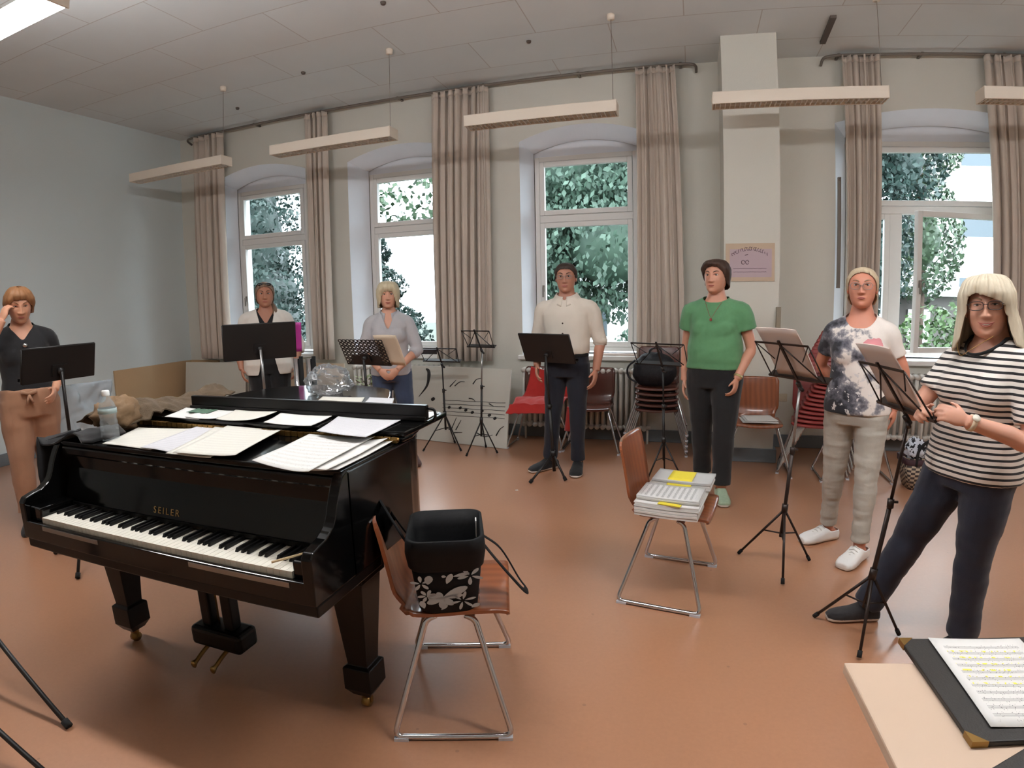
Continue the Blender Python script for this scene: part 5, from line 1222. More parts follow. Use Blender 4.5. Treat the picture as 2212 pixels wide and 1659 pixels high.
class Person:
    def __init__(s, name_label, loc, theta, h, female=True, build=1.0, skin=(190, 140, 118), **k):
        s.s = h / 1.70; s.h = h; s.f = female; s.b = build
        s.root = thing('person', name_label, 'person', (loc[0], loc[1], 0), theta, 'choir members')
        s.skin = skin_mat('skin', skin); s.lip = mat('lips', k.get('lip', (166, 96, 86)), 0.4); s.k = k
        s.lean = Vector(k.get('lean', (0, 0, 0)))                 # shift of the shoulders over the hips
        sw = k.get('sw', 0.165 if female else 0.192) * (0.5 + 0.5 * build)
        s.sh = {}
        sc = s.s
        for side, sg in (('R', -1), ('L', 1)): s.sh[side] = Vector((sg * sw * sc, 0.005, 1.338 * sc)) + s.lean + Vector(k.get('sh' + side, (0, 0, 0)))
        s.el, s.wr, s.hip, s.kn, s.an, s.toe = {}, {}, {}, {}, {}, {}
        for side, sg in (('R', -1), ('L', 1)):
            s.el[side] = Vector(k.get('el' + side, (sg * (sw + 0.055) * sc, 0.03, 1.10 * sc)))
            s.wr[side] = Vector(k.get('wr' + side, (sg * (sw + 0.060) * sc, -0.03, 0.86 * sc)))
            s.hip[side] = Vector((sg * 0.088 * sc * (0.6 + 0.4 * build), 0.0, 0.88 * sc)) + Vector(k.get('hipoff', (0, 0, 0)))
            s.an[side] = Vector(k.get('an' + side, (sg * 0.10 * sc, 0.02, 0.085 * sc)))
            s.kn[side] = Vector(k['kn' + side]) if 'kn' + side in k else s.hip[side].lerp(s.an[side], 0.50) + Vector((0, -0.022, 0))
            t = R(k.get('toe' + side, sg * 14)); s.toe[side] = Vector((math.sin(t), -math.cos(t), 0))
        s.neck = Vector((0, 0.008, 1.475 * sc)) + s.lean
        s.hc = Vector(k.get('head', Vector((0, -0.018, h - 0.118 * sc)) + s.lean))
    def rings(s, off=0.0, z0=0.80, z1=1.60, flare=0.0, n=28, waist_off=0.0):
        sc, b = s.s, s.b
        hip, wst, ch = (0.172, 0.142, 0.158) if s.f else (0.166, 0.155, 0.182)
        hip, wst, ch = hip * b, wst * b ** 1.25, ch * (0.5 + 0.5 * b)
        T = [(0.78, hip * 0.80, 0.100, 0.0), (0.84, hip * 0.97, 0.116, 0.008), (0.90, hip, 0.120 * b, 0.010), (0.98, hip * 0.93, 0.114 * b, 0.006), (1.06, wst, 0.102 * b ** 1.3, 0.0), (1.14, wst * 1.02, 0.104 * b ** 1.2, 0.0), (1.22, ch * 0.97, 0.114 * b, 0.002), (1.30, ch * 1.02, 0.110, 0.004), (1.35, ch * 0.92, 0.094, 0.006), (1.395, ch * 0.66, 0.078, 0.008), (1.43, ch * 0.46, 0.066, 0.008), (1.46, 0.064, 0.060, 0.008), (1.49, 0.055, 0.057, 0.004), (1.58, 0.052, 0.056, -0.010)]
        zs = [t[0] for t in T]; out_ = []
        zz = sorted({z for z in zs if z0 < z < z1} | {z0, z1} | {z0 + (z1 - z0) * i / 14 for i in range(15)})
        for z in zz:
            rx, ry, yo = [np.interp(z, zs, [t[i] for t in T]) for i in (1, 2, 3)]
            t = min(max((z - 0.95) / 0.45, 0), 1); sh = s.lean * t
            o = off + flare * max(0, (1.05 - z) / 0.25) + waist_off * math.exp(-((z - 1.06) / 0.08) ** 2)
            rx, ry = rx * sc + o, ry * sc + o; ring = []
            for j in range(n):
                a = 2 * math.pi * j / n; c_, s_ = math.cos(a), math.sin(a); k = (abs(c_) ** 2.4 + abs(s_) ** 2.4) ** (-1 / 2.4)
                ring.append((rx * c_ * k + sh.x, yo * sc + ry * s_ * k + sh.y, z * sc + sh.z))
            out_.append(ring)
        return out_
    def bust(s, mb, off=0.0):
        if s.f:
            q = s.k.get('bust', 1.0)
            for sg in (-1, 1): mb.ellipsoid(Vector((sg * 0.066 * s.s * s.b, -0.058 * s.s, 1.225 * s.s)) + s.lean * 0.7, (0.074 * q + off, 0.066 * q + off, 0.078 * q + off), 14, 10)
            mb.ellipsoid(Vector((0, -0.055 * s.s, 1.235 * s.s)) + s.lean * 0.7, (0.11 * q + off, 0.060 * q + off, 0.085 * q + off), 14, 10)
        if s.k.get('belly'): mb.ellipsoid(Vector((0, -0.05, 1.04 * s.s)), (0.15 * s.b + off, 0.10 + off, 0.14 + off), 16, 12)
    def arm(s, mb, side, off=0.0, upto=2.0, wide=1.0):
        """upto: 1 = elbow, 2 = wrist."""
        A, E, W_ = s.sh[side], s.el[side], s.wr[side]; b = (0.6 + 0.4 * s.b)
        inn = A + (Vector((s.lean.x, A.y, A.z + 0.005)) - A) * 0.35
        r1, r2, r3, r4 = [(r_ * s.s * b + off * (wide if i < 3 else 1)) for i, r_ in enumerate((0.049 if s.f else 0.054, 0.043 if s.f else 0.048, 0.036 if s.f else 0.040, 0.026 if s.f else 0.030))]
        pts, rad = [inn, A, A.lerp(E, 0.4)], [r1 * 1.02, r1, r2]
        if upto < 1:
            pts = [inn, A, A.lerp(E, upto * 0.55), A.lerp(E, upto)]; rad = [r1 * 1.02, r1, r1 * 1.0, r2 + off * 0.4]
        else:
            pts.append(E); rad.append(r3)
            if upto > 1:
                t = upto - 1; pts += [E.lerp(W_, 0.35 * t), E.lerp(W_, t)]; rad += [r3 * 1.03, r3 + (r4 - r3) * t]
        tube_to(mb, pts, rad)
    def trap(s, mb, side, off=0.0):
        A = s.sh[side]; c = Vector((s.lean.x * 0.9, 0.010, 1.400 * s.s)) + Vector((0, s.lean.y, 0))
        tube_to(mb, [c, c.lerp(A, 0.5) + Vector((0, 0, 0.006)), A + Vector((0, 0, 0.006))], [0.052 * s.s + off, 0.047 * s.s + off, 0.046 * s.s + off])
    def leg_(s, mb, side, off=0.0, upto=1.0, flare=0.0):
        H_, K, A = s.hip[side], s.kn[side], s.an[side]; b = s.b * (1.0 if s.f else 0.96)
        pts = [H_ + Vector((0, 0, 0.03)), H_.lerp(K, 0.35), K, K.lerp(A, 0.30), K.lerp(A, 0.7), A]
        rad = [r_ * s.s * b + off for r_ in (0.093, 0.084, 0.058, 0.056, 0.042, 0.036)]
        rad[4] += flare * 0.6; rad[5] += flare
        if upto < 1: pts[-1] = K.lerp(A, upto); rad[-1] = rad[4] + 0.002; pts[-2] = K.lerp(A, upto * 0.6)
        tube_to(mb, pts, rad, 16)
    def foot(s, mb, side, off=0.0):
        A, t = s.an[side], s.toe[side]; up_ = Vector((0, 0, 1)); sd = t.cross(up_); sc = s.s * (1.0 if s.f else 1.08)
        rings = []
        for y, hw, h0, h1 in ((-0.062, 0.018, 0.012, 0.045), (-0.050, 0.030, 0.002, 0.075), (-0.01, 0.034, 0.0, 0.095), (0.03, 0.034, 0.0, 0.088), (0.08, 0.040, 0.0, 0.062), (0.13, 0.045, 0.0, 0.048), (0.165, 0.040, 0.002, 0.038), (0.19, 0.022, 0.008, 0.026)):
            ring = []
            zc, zr = (h0 + h1) / 2 * sc, (h1 - h0) / 2 * sc + off
            for j in range(14):
                a = 2 * math.pi * j / 14
                c_, q = math.cos(a), math.sin(a); k = (abs(c_) ** 3 + abs(q) ** 3) ** (-1 / 3)
                p = Vector((A.x, A.y, 0)) + t * (y * sc + (off if y > 0.1 else -off if y < -0.04 else 0)) + sd * (hw * sc + off) * c_ * k; p.z = max(0.003, zc + zr * q * k + (A.z - 0.085 * s.s))
                ring.append(p)
            rings.append(ring)
        mb.loft(rings)
    def body(s, hands=None, voxel=0.006, smile=0.0, gaze=0.0, yaw=0.0, pitch=0.0, roll=0.0, open_eye=1.0, brow=(96, 74, 58), bare_feet=False):
        mb = MB(); mb.loft(s.rings(0.0)); s.bust(mb, -0.004)
        if s.k.get('belly'): pass
        for sd in 'RL':
            s.arm(mb, sd); s.leg_(mb, sd); s.foot(mb, sd)
            mb.ellipsoid(s.sh[sd], (0.048 * s.s,) * 3, 12, 8)
            s.trap(mb, sd)
        MR = Matrix.Rotation(R(yaw), 3, 'Z') @ Matrix.Rotation(R(pitch), 3, 'X') @ Matrix.Rotation(R(roll), 3, 'Y')
        s.HM = Matrix.Translation(s.hc) @ (MR.to_4x4()) @ Matrix.Scale(s.s * s.k.get('headscale', 1.0), 4)
        nb = s.HM @ Vector((0, 0.018, -0.055)); tube_to(mb, [s.neck - Vector((0, 0, 0.04)), s.neck, s.neck.lerp(nb, 0.6), nb], [0.060 * s.s, 0.056 * s.s * (0.7 + 0.3 * s.b) * (1.0 if s.f else 1.12), 0.055 * s.s * (0.7 + 0.3 * s.b) * (1.0 if s.f else 1.12), 0.052 * s.s])
        for sd in 'RL':
            hd = (hands or {}).get(sd)
            if hd is None:
                sg = -1 if sd == 'R' else 1; d = (s.wr[sd] - s.el[sd]).normalized(); hd = dict(d=d + Vector((0, -0.08, 0)), pn=(-sg, 0.15, 0), thumb_side=(0, -1, 0), curl=0.32)
            hand(mb, s.wr[sd], sc=s.s * (0.95 if s.f else 1.05), **hd)
        co, fs, nr = voxelise(mb, voxel, 3, 0.4)
        out_ = MB(); out_.v = [tuple(p) for p in co]; out_.f = fs; out_.m = [0] * len(fs); out_.sm = [True] * len(fs)
        hm, fy = build_head(smile, gaze, open_eye, s.k.get('jowl', 0.0)); s.fy = fy
        o = len(out_.v); out_.v += [tuple(s.HM @ Vector(p)) for p in hm.v]; out_.f += [tuple(i + o for i in f) for f in hm.f]; out_.m += hm.m; out_.sm += [True] * len(hm.f)
        return out_.build('body', [s.skin, M['eye_white'], M['iris'], M['lash'], s.lip, mat('brow_hair', brow, 0.8), M['teeth']], s.root)
    def garment(s, name, mb, m, cut=None, wrinkle=0.004, wscale=9.0, voxel=0.008, solid=0.003, smooth=9, label=None, dirs=(1, 1, 1)):
        co, fs, nr = voxelise(mb, voxel, smooth)
        if wrinkle:
            for i in range(len(co)):
                p = Vector(co[i]); q = Vector((p.x * dirs[0], p.y * dirs[1], p.z * dirs[2])) * wscale + Vector((s.h * 31, 0, s.b * 7))
                w_ = noise.noise(q) + 0.5 * noise.noise(q * 2.1); co[i] += nr[i] * (w_ * wrinkle)
        if cut:
            keep = np.ones(len(co), bool)
            for i in range(len(co)):
                if cut(Vector(co[i])): keep[i] = False
            fs = [f for f in fs if all(keep[j] for j in f)]
            used = sorted({j for f in fs for j in f}); mp = {j: i for i, j in enumerate(used)}
            co = co[used]; fs = [tuple(mp[j] for j in f) for f in fs]
        if cut: co = even_rim(np.array(co), fs)
        g = MB(); g.v = [tuple(p) for p in co]; g.f = fs; g.m = [0] * len(fs); g.sm = [True] * len(fs)
        o = g.build(name, m, s.root)
        if solid: q = o.modifiers.new('solid', 'SOLIDIFY'); q.thickness = solid; q.offset = -1
        if label: o['label'] = label
        return o
    def top(s, m, z0=0.90, off=0.014, sleeve=0.5, flare=0.0, cut=None, name='shirt', wide=1.0, extra=None, sl_off=None, waist_off=0.0, belt=True, **k):
        mb = MB(); mb.loft(s.rings(off, z0, 1.455, flare, waist_off=waist_off)); s.bust(mb, off - 0.002)
        for sd in 'RL':
            u = sleeve[sd] if isinstance(sleeve, dict) else sleeve
            s.arm(mb, sd, sl_off if sl_off is not None else off - 0.002, u, wide); mb.ellipsoid(s.sh[sd], (0.048 * s.s + off - 0.002,) * 3, 12, 8); s.trap(mb, sd, off - 0.003)
        if extra: extra(mb)
        return s.garment(name, mb, m, cut, **k)
    def trousers(s, m, off=0.010, upto=1.0, flare=0.0, name='trousers', top=1.0, **k):
        mb = MB(); mb.loft(s.rings(off, 0.80, top))
        for sd in 'RL': s.leg_(mb, sd, off, upto, flare)
        return s.garment(name, mb, m, **k)
    def shoes(s, m, sole=None, sides='RL', off=0.007, label=None):
        for sd in sides:
            mb = MB(); s.foot(mb, sd, off)
            co, fs, nr = voxelise(mb, 0.006, 3)
            top_z = s.an[sd].z * 0.86; fwd = (co[:, 0] - s.an[sd].x) * s.toe[sd].x + (co[:, 1] - s.an[sd].y) * s.toe[sd].y; keep = co[:, 2] < top_z + np.clip(fwd - 0.005, 0, 0.06) * 0.7
            fs = [f for f in fs if all(keep[j] for j in f)]; used = sorted({j for f in fs for j in f}); mp = {j: i for i, j in enumerate(used)}
            cu = even_rim(np.array(co[used]), [tuple(mp[j] for j in f) for f in fs]); g = MB(); g.v = [tuple(p) for p in cu]; g.f = [tuple(mp[j] for j in f) for f in fs]; g.m = [0] * len(fs); g.sm = [True] * len(fs)
            if sole:
                low = [all(co[j][2] < 0.024 for j in f) for f in fs]; g.m = [1 if l else 0 for l in low]
            o = g.build('shoe', [m, sole] if sole else m, s.root); q = o.modifiers.new('solid', 'SOLIDIFY'); q.thickness = 0.003; q.offset = -1
            if label: o['label'] = label
    def hair(s, m, zend, off=0.014, hang=0.02, groove=0.004, n=72, k=34, part=0.0, seed=0, width=None, name='hair', crown=0.0, th=0.012, taper=None, signed=False):
        """Strand shell over the skull: zend(a) is the level where it ends at azimuth a (0 = face)."""
        P_ = []
        for j in range(k + 1):
            row = []
            for i in range(n):
                a = -math.pi + 2 * math.pi * i / n; ze = (zend(a) if signed else zend(abs(a))) + 0.006 * noise.noise(Vector((a * 9, seed, 0))); zt = HH * 0.998
                v = j / k; z = zt + (ze - zt) * (v ** 1.35)
                zz = max(z, -hang)
                p = head_pt(a, min(zz, HH * 0.999), 0.0)
                r_ = Vector((p.x, p.y, 0)); L_ = r_.length; dirn = r_ / max(L_, 1e-6)
                tp = taper if taper is not None else (1.0 if abs(a) < 1.7 else 0.35)
                fade = 1 - tp * max(0.0, (v - 0.62) / 0.38) ** 1.6
                lift = (off * (1 + 0.15 * math.cos(a)) + crown * max(0, z / HH)) * fade + 0.0015
                nse = noise.noise(Vector((math.sin(a) * 7 + seed, math.cos(a) * 7, z * 5))) * groove * 1.6 + groove * math.sin(a * 37 + 3 * noise.noise(Vector((a * 2, z * 9, seed)))) * 0.45
                w_ = width(a, z) if width else 0.0
                up_ = Vector((0, 0, 1)) * (off * max(0, (z / HH)) ** 2)
                q = Vector((p.x, p.y, z)) + dirn * (lift * min(1, L_ / 0.03) + nse + w_) + up_
                row.append(tuple(s.HM @ q))
            P_.append(row)
        mb = MB(); mb.loft(P_, caps=False)
        o = mb.build(name, m, s.root); q = o.modifiers.new('solid', 'SOLIDIFY'); q.thickness = th * s.s * 0.6; q.offset = -1
        return o
    def glasses(s, m, lens, w=0.024, hgt=0.018, name='glasses', rim=0.0013, z=0.014, round_=2.4, half=False):
        y = -0.105
        t = thing(name, '', '', (0, 0, 0)); del t['label'], t['category']; t.parent = s.root
        fr = MB(); gl = MB()
        for sg in (-1, 1):
            c = Vector((sg * 0.0335, y, z)); pts = []
            for j in range(24):
                a = 2 * math.pi * j / 24; c_, q = math.cos(a), math.sin(a); kk = (abs(c_) ** round_ + abs(q) ** round_) ** (-1 / round_); pts.append(c + Vector((w * c_ * kk, abs(c_) * 0.002, hgt * q * kk)))
            if half: fr.tube([p + Vector((0, 0, 0)) for p in pts[0:13]], rim, 6)
            else: fr.tube(pts, rim, 6, closed=True)
            gl.add(pts, [tuple(range(24))])
            fr.tube([c + Vector((sg * w, 0.002, 0.006)), Vector((sg * 0.070, -0.082, z + 0.006)), Vector((sg * 0.0775, -0.02, z + 0.003)), Vector((sg * 0.0785, 0.005, z + 0.002))], rim * 0.9, 6)
        fr.tube([(-0.0105, y, z + 0.003), (0, y - 0.003, z + 0.006), (0.0105, y, z + 0.003)], rim, 6)
        for q in (fr, gl): q.v = [tuple(s.HM @ Vector(p)) for p in q.v]
        fr.build('glasses_frame', m, t); gl.build('lens', lens, t)
    def watch(s, side, m, strap):
        w_, e_ = s.wr[side], s.el[side]; d = (e_ - w_).normalized(); c = w_ + d * 0.022; t = MB(); t.tube([c - d * 0.008, c + d * 0.008], 0.033 * s.s, 18)
        o = t.build('watch', strap, s.root); return o, c, d

def fabric(name, rgb, **k): return mat(name, rgb, k.pop('rough', 0.85), sheen=0.15, noise_amt=k.pop('na', 0.08), noise_scale=k.pop('ns', 20), bump=0.12, bump_scale=260, **k)
denim = lambda name, rgb: fabric(name, rgb, na=0.25, ns=9)
def hairm(name, a, b):
    m = mat(name, a, 0.55, spec=0.35)
    def f(nt, tc):
        mp = nt.nodes.new('ShaderNodeMapping'); mp.inputs['Scale'].default_value = (60, 60, 3); nt.links.new(tc.outputs['Object'], mp.inputs[0])
        return mixc(nt, texnoise(nt, mp.outputs[0], 1.6, 4), lin(a), lin(b))
    return recolor(m, f)
def crew(s, depth=0.07, wid=0.095, zc=1.455):
    c = Vector((0, -0.035, zc * s.s)) + s.lean
    return lambda p: ((p.x - c.x) / (wid * s.s)) ** 2 + ((p.y - c.y) / (0.13 * s.s)) ** 2 + ((p.z - c.z) / (depth * s.s)) ** 2 < 1
def vneck(s, z0, slope, base=None):
    b = base or crew(s, 0.05, 0.075)
    return lambda p: b(p) or (p.y < 0 and p.z > z0 * s.s and abs(p.x - s.lean.x) < (p.z - z0 * s.s) * slope)
smooth_end = lambda pts: (lambda a: float(np.interp(a, [q[0] for q in pts], [q[1] for q in pts])))

# --- 1: woman in black top, hand raised to her face, left edge
A = Person('person in black top and tan trousers raising a hand to the face', (-4.30, 2.42), R(62), 1.71, True, 1.02, (196, 144, 116), elR=(-0.27, -0.16, 1.235), wrR=(-0.115, -0.175, 1.485), anR=(-0.12, -0.03, 0.085), anL=(0.06, 0.20, 0.085), elL=(0.25, 0.08, 1.12), wrL=(0.17, -0.12, 0.98), toeR=-10, toeL=25, head=(0.0, -0.045, 1.575))
A.body({'R': dict(d=(0.30, 0.25, 0.9), pn=(0.7, 0.6, 0), thumb_side=(0.45, 0.6, 0.1), curl=0.6)}, pitch=16, yaw=4, open_eye=0.6, brow=(120, 80, 56))
black_top = fabric('black_jersey', (18, 18, 21), na=0.2)
A.top(black_top, 0.92, 0.014, 1.15, cut=vneck(A, 1.33, 0.75), name='black_top')
tan = fabric('tan_cotton', (158, 118, 92), na=0.08); A.trousers(tan, 0.022, 0.90, 0.012, wrinkle=0.009, wscale=8, dirs=(1, 1, 0.8))
bl = MB(); bl.tube(rounded([(-0.05, -0.14, 0.99), (0.0, -0.155, 0.975), (0.05, -0.145, 0.99)], 0.02), 0.012, 8); bl.tube([(0.0, -0.155, 0.97), (-0.02, -0.16, 0.90)], 0.009, 6); bl.tube([(0.0, -0.155, 0.97), (0.02, -0.16, 0.91)], 0.009, 6); bl.build('belt_bow', tan, A.root)
A.shoes(fabric('black_shoe', (22, 20, 20)), off=0.005)
A.hair(hairm('reddish_hair', (112, 76, 48), (150, 106, 70)), smooth_end([(0, 0.062), (0.6, 0.058), (1.0, 0.02), (1.5, -0.045), (2.2, -0.075), (3.2, -0.075)]), 0.016, groove=0.006, seed=1)
bun = MB(); bun.ellipsoid(A.HM @ Vector((0, 0.10, 0.05)), (0.04, 0.04, 0.035), 14, 10); bun.build('hair_bun', bpy.data.materials['reddish_hair'], A.root)
MB().ellipsoid((0.01, -0.125, 1.305), (0.018, 0.008, 0.014), 10, 8).build('brooch', M['chrome'], A.root)

# --- 2: woman in open white shirt behind the black desk stand
B_ = Person('person in open white shirt over black, behind the solid stand', (-4.08, 4.80), R(38), 1.72, True, 1.22, (168, 116, 92), elR=(-0.31, 0.05, 1.09), wrR=(-0.27, -0.05, 0.86), elL=(0.31, 0.05, 1.09), wrL=(0.27, -0.05, 0.86), jowl=0.08, headscale=1.05)
B_.body(pitch=2, yaw=3, brow=(86, 66, 54))
B_.top(black_top, 0.80, 0.010, 0.4, cut=vneck(B_, 1.30, 0.6), name='black_undershirt')
linen = fabric('white_linen', (216, 210, 200), na=0.04)
B_.top(linen, 0.78, 0.030, 1.35, flare=0.03, cut=lambda p: (p.y < -0.02 and abs(p.x) < 0.055 + max(0, 1.0 - p.z) * 0.22 + max(0, p.z - 1.32) * 0.25) or crew(B_, 0.05, 0.08)(p) or p.z < 0.80, name='white_shirt', wrinkle=0.008, wscale=7)
B_.trousers(fabric('black_trousers', (16, 16, 18)), 0.012)
B_.shoes(fabric('black_shoe', (22, 20, 20)))
B_.hair(hairm('grey_brown_hair', (96, 76, 62), (138, 116, 98)), smooth_end([(0, 0.080), (0.7, 0.070), (1.2, 0.03), (1.6, -0.03), (2.2, -0.08), (3.2, -0.09)]), 0.010, groove=0.003, seed=2, th=0.010)
tl = MB(); tl.tube(smooth_path([B_.HM @ Vector((0.03, 0.09, -0.04)), B_.HM @ Vector((0.075, 0.04, -0.12)), B_.HM @ Vector((0.088, -0.02, -0.155)), B_.HM @ Vector((0.07, -0.05, -0.20))], 5), [0.03] * 8 + [0.026] * 7 + [0.012], 10); tl.build('pony_tail', bpy.data.materials['grey_brown_hair'], B_.root)
M['sunglass'] = mat('sunglass_plastic', (16, 16, 18), 0.2)
sg = MB()
for x in (-0.036, 0.036): sg.ellipsoid((x, -0.062, 0.104), (0.030, 0.014, 0.016), 14, 8, Matrix.Rotation(R(-45), 3, 'X'))
sg.tube([(-0.07, -0.05, 0.10), (-0.085, 0.0, 0.07), (-0.084, 0.05, 0.03)], 0.003, 6); sg.tube([(0.07, -0.05, 0.10), (0.085, 0.0, 0.07), (0.084, 0.05, 0.03)], 0.003, 6); sg.tube([(-0.02, -0.07, 0.108), (0.02, -0.07, 0.108)], 0.003, 6)
sg.v = [tuple(B_.HM @ Vector(p)) for p in sg.v]; sg.build('sunglasses', M['sunglass'], B_.root)

# --- 3: blonde woman in grey shirt, hands clasped
C3 = Person('person with short blonde hair in grey shirt, hands clasped', (-2.575, 4.66), R(22), 1.655, True, 1.0, (196, 146, 122), elR=(-0.245, -0.02, 1.06), wrR=(-0.075, -0.20, 0.90), elL=(0.245, -0.02, 1.06), wrL=(0.075, -0.20, 0.90), anL=(0.165, 0.02, 0.085))
C3.body({'R': dict(d=(0.62, -0.12, -0.65), pn=(0.3, 0.9, 0.1), thumb_side=(0.6, -0.3, 0.6), curl=0.45), 'L': dict(d=(-0.62, -0.05, -0.65), pn=(-0.3, 0.9, 0.1), thumb_side=(-0.6, -0.3, 0.6), curl=0.45)}, smile=0.35, yaw=6, brow=(140, 110, 82))
C3.top(fabric('grey_blouse', (170, 168, 170), na=0.05), 0.86, 0.020, 1.25, cut=vneck(C3, 1.28, 0.38), name='grey_shirt', wrinkle=0.007, wscale=8)
def collar(P_, m, r_=0.078, zc=1.440, gap=0.5, hgt=0.035, tip=0.05, y0=0.004):
    mb = MB()
    def fn(u, v):
        a = -math.pi + gap * 0.5 + (2 * math.pi - gap) * u - math.pi / 2 + math.pi
        a = math.pi / 2 + math.pi + gap / 2 + (2 * math.pi - gap) * u
        fr_ = max(0, -math.sin(a)); k = abs(2 * u - 1) ** 3
        rr_ = (r_ * (1 + 0.30 * v) + 0.012 * v) * P_.s
        z = (zc + hgt * (1 - v) - v * 0.012 - k * tip * v - 0.035 * fr_) * P_.s
        return (P_.lean.x + rr_ * 0.98 * math.cos(a), P_.lean.y + y0 + rr_ * 0.92 * math.sin(a), z + P_.lean.z)
    o = mb.sheet(fn, 40, 4, th=0.004).build('collar', m, P_.root); return o
collar(C3, bpy.data.materials['grey_blouse'], 0.074, 1.425, 0.75, tip=0.06)
C3.trousers(denim('blue_jeans', (50, 62, 86)), 0.010, 0.62, 0.008, name='cropped_jeans', wrinkle=0.005)
C3.shoes(fabric('brown_sandal', (72, 44, 38)), off=0.004)
C3.hair(hairm('blonde_bob', (170, 154, 124), (206, 194, 166)), smooth_end([(0, 0.045), (0.55, 0.04), (0.85, -0.01), (1.2, -0.095), (2.0, -0.105), (3.2, -0.11)]), 0.022, hang=0.01, groove=0.006, seed=3, crown=0.006)

# --- 4: man in white shirt
D4 = Person('person in white shirt with rolled sleeves and dark trousers', (-0.985, 4.80), R(-2), 1.775, False, 1.0, (178, 126, 104), elR=(-0.275, 0.04, 1.135), wrR=(-0.235, -0.10, 0.93), elL=(0.275, 0.035, 1.135), wrL=(0.252, -0.03, 0.89), anR=(-0.165, 0.035, 0.09), anL=(0.085, 0.03, 0.09), toeR=-38, toeL=6)
D4.body(yaw=6, pitch=3, smile=0.2, brow=(56, 44, 38))
shirt = fabric('white_shirt_cotton', (214, 204, 190), na=0.03)
D4.top(shirt, 0.985, 0.018, 1.06, cut=vneck(D4, 1.405, 0.5, crew(D4, 0.042, 0.072, 1.465)), name='white_shirt', wrinkle=0.008, wscale=7, waist_off=0.012)
collar(D4, shirt, 0.080, 1.435, 0.35, tip=0.03)
for sd in 'RL':
    e_, w_ = D4.el[sd], D4.wr[sd]; p, q = e_.lerp(w_, -0.06), e_.lerp(w_, 0.12); MB().tube([p, q], [0.060, 0.058], 18).build('rolled_cuff', shirt, D4.root)
for k in range(5):
    z = 1.37 - 0.085 * k; MB().ellipsoid((-0.004, -0.139 + 0.030 * (k == 0) + 0.008 * (k == 1) + 0.004 * (k == 4), z), (0.008, 0.010, 0.008), 10, 6).build('button', M['lash'], D4.root)
D4.trousers(fabric('navy_trousers', (17, 20, 32), na=0.15), 0.012, 0.97, 0.014, wrinkle=0.006, top=1.005)
blt = MB(); blt.loft(D4.rings(0.017, 0.965, 1.0), caps=True); blt.build('belt', M['rubber'], D4.root)
M['sole_white'] = mat('white_sole', (214, 210, 204), 0.6)
D4.shoes(fabric('black_trainer', (20, 20, 22)), M['sole_white'])
D4.hair(hairm('dark_short_hair', (44, 34, 30), (66, 52, 44)), smooth_end([(0, 0.074), (0.6, 0.070), (0.95, 0.05), (1.25, 0.02), (1.55, -0.005), (2.2, -0.055), (3.2, -0.07)]), 0.006, groove=0.003, seed=4, th=0.010, crown=0.003)
M['lens'] = glass_mat('spectacle_lens', (0.97, 0.97, 0.97), 0.10)
D4.glasses(M['stand_silver'], M['lens'], 0.024, 0.015)

# --- 5: woman in green t-shirt
E5 = Person('person in green short sleeved top and black trousers', (0.205, 4.48), R(-16), 1.745, True, 1.10, (192, 138, 114), elR=(-0.235, 0.05, 1.11), wrR=(-0.225, -0.02, 0.855), elL=(0.255, 0.03, 1.115), wrL=(0.185, -0.10, 0.90), anR=(-0.11, 0.16, 0.09), anL=(0.11, -0.13, 0.09), toeR=-10, toeL=22, sw=0.172)
E5.body({'L': dict(d=(-0.10, -0.30, -0.95), pn=(-0.9, 0.2, 0.1), thumb_side=(-0.3, -1, 0), curl=0.5)}, yaw=-8, pitch=-1, brow=(70, 52, 44))
green = fabric('green_jersey', (84, 132, 92), na=0.08, ns=60)
E5.top(green, 0.935, 0.020, 0.50, flare=0.006, wide=1.35, cut=crew(E5, 0.062, 0.098, 1.468), name='green_top', wrinkle=0.008, wscale=7, waist_off=0.02, dirs=(1, 1, 1.6))
E5.trousers(fabric('black_trousers', (16, 16, 18)), 0.016, 0.95, 0.012, wrinkle=0.005)
E5.shoes(fabric('sage_knit_shoe', (150, 168, 142), na=0.15, ns=60), M['sole_white'])
E5.hair(hairm('dark_brown_hair', (50, 36, 30), (74, 54, 44)), smooth_end([(0, 0.078), (0.6, 0.072), (1.0, 0.045), (1.35, 0.0), (1.8, -0.055), (2.3, -0.08), (3.2, -0.085)]), 0.014, groove=0.005, seed=5, crown=0.012)
E5.watch('L', None, mat('watch_gold', (196, 180, 130), 0.3, metal=0.7))
MB().tube(smooth_path([(-0.06, -0.085, 1.45), (-0.03, -0.128, 1.39), (0.0, -0.150, 1.34), (0.03, -0.128, 1.39), (0.06, -0.085, 1.45)], 5), 0.0016, 5).ellipsoid((0, -0.158, 1.325), (0.010, 0.005, 0.012), 8, 6).build('pendant', mat('red_pendant', (130, 60, 50), 0.4), E5.root)

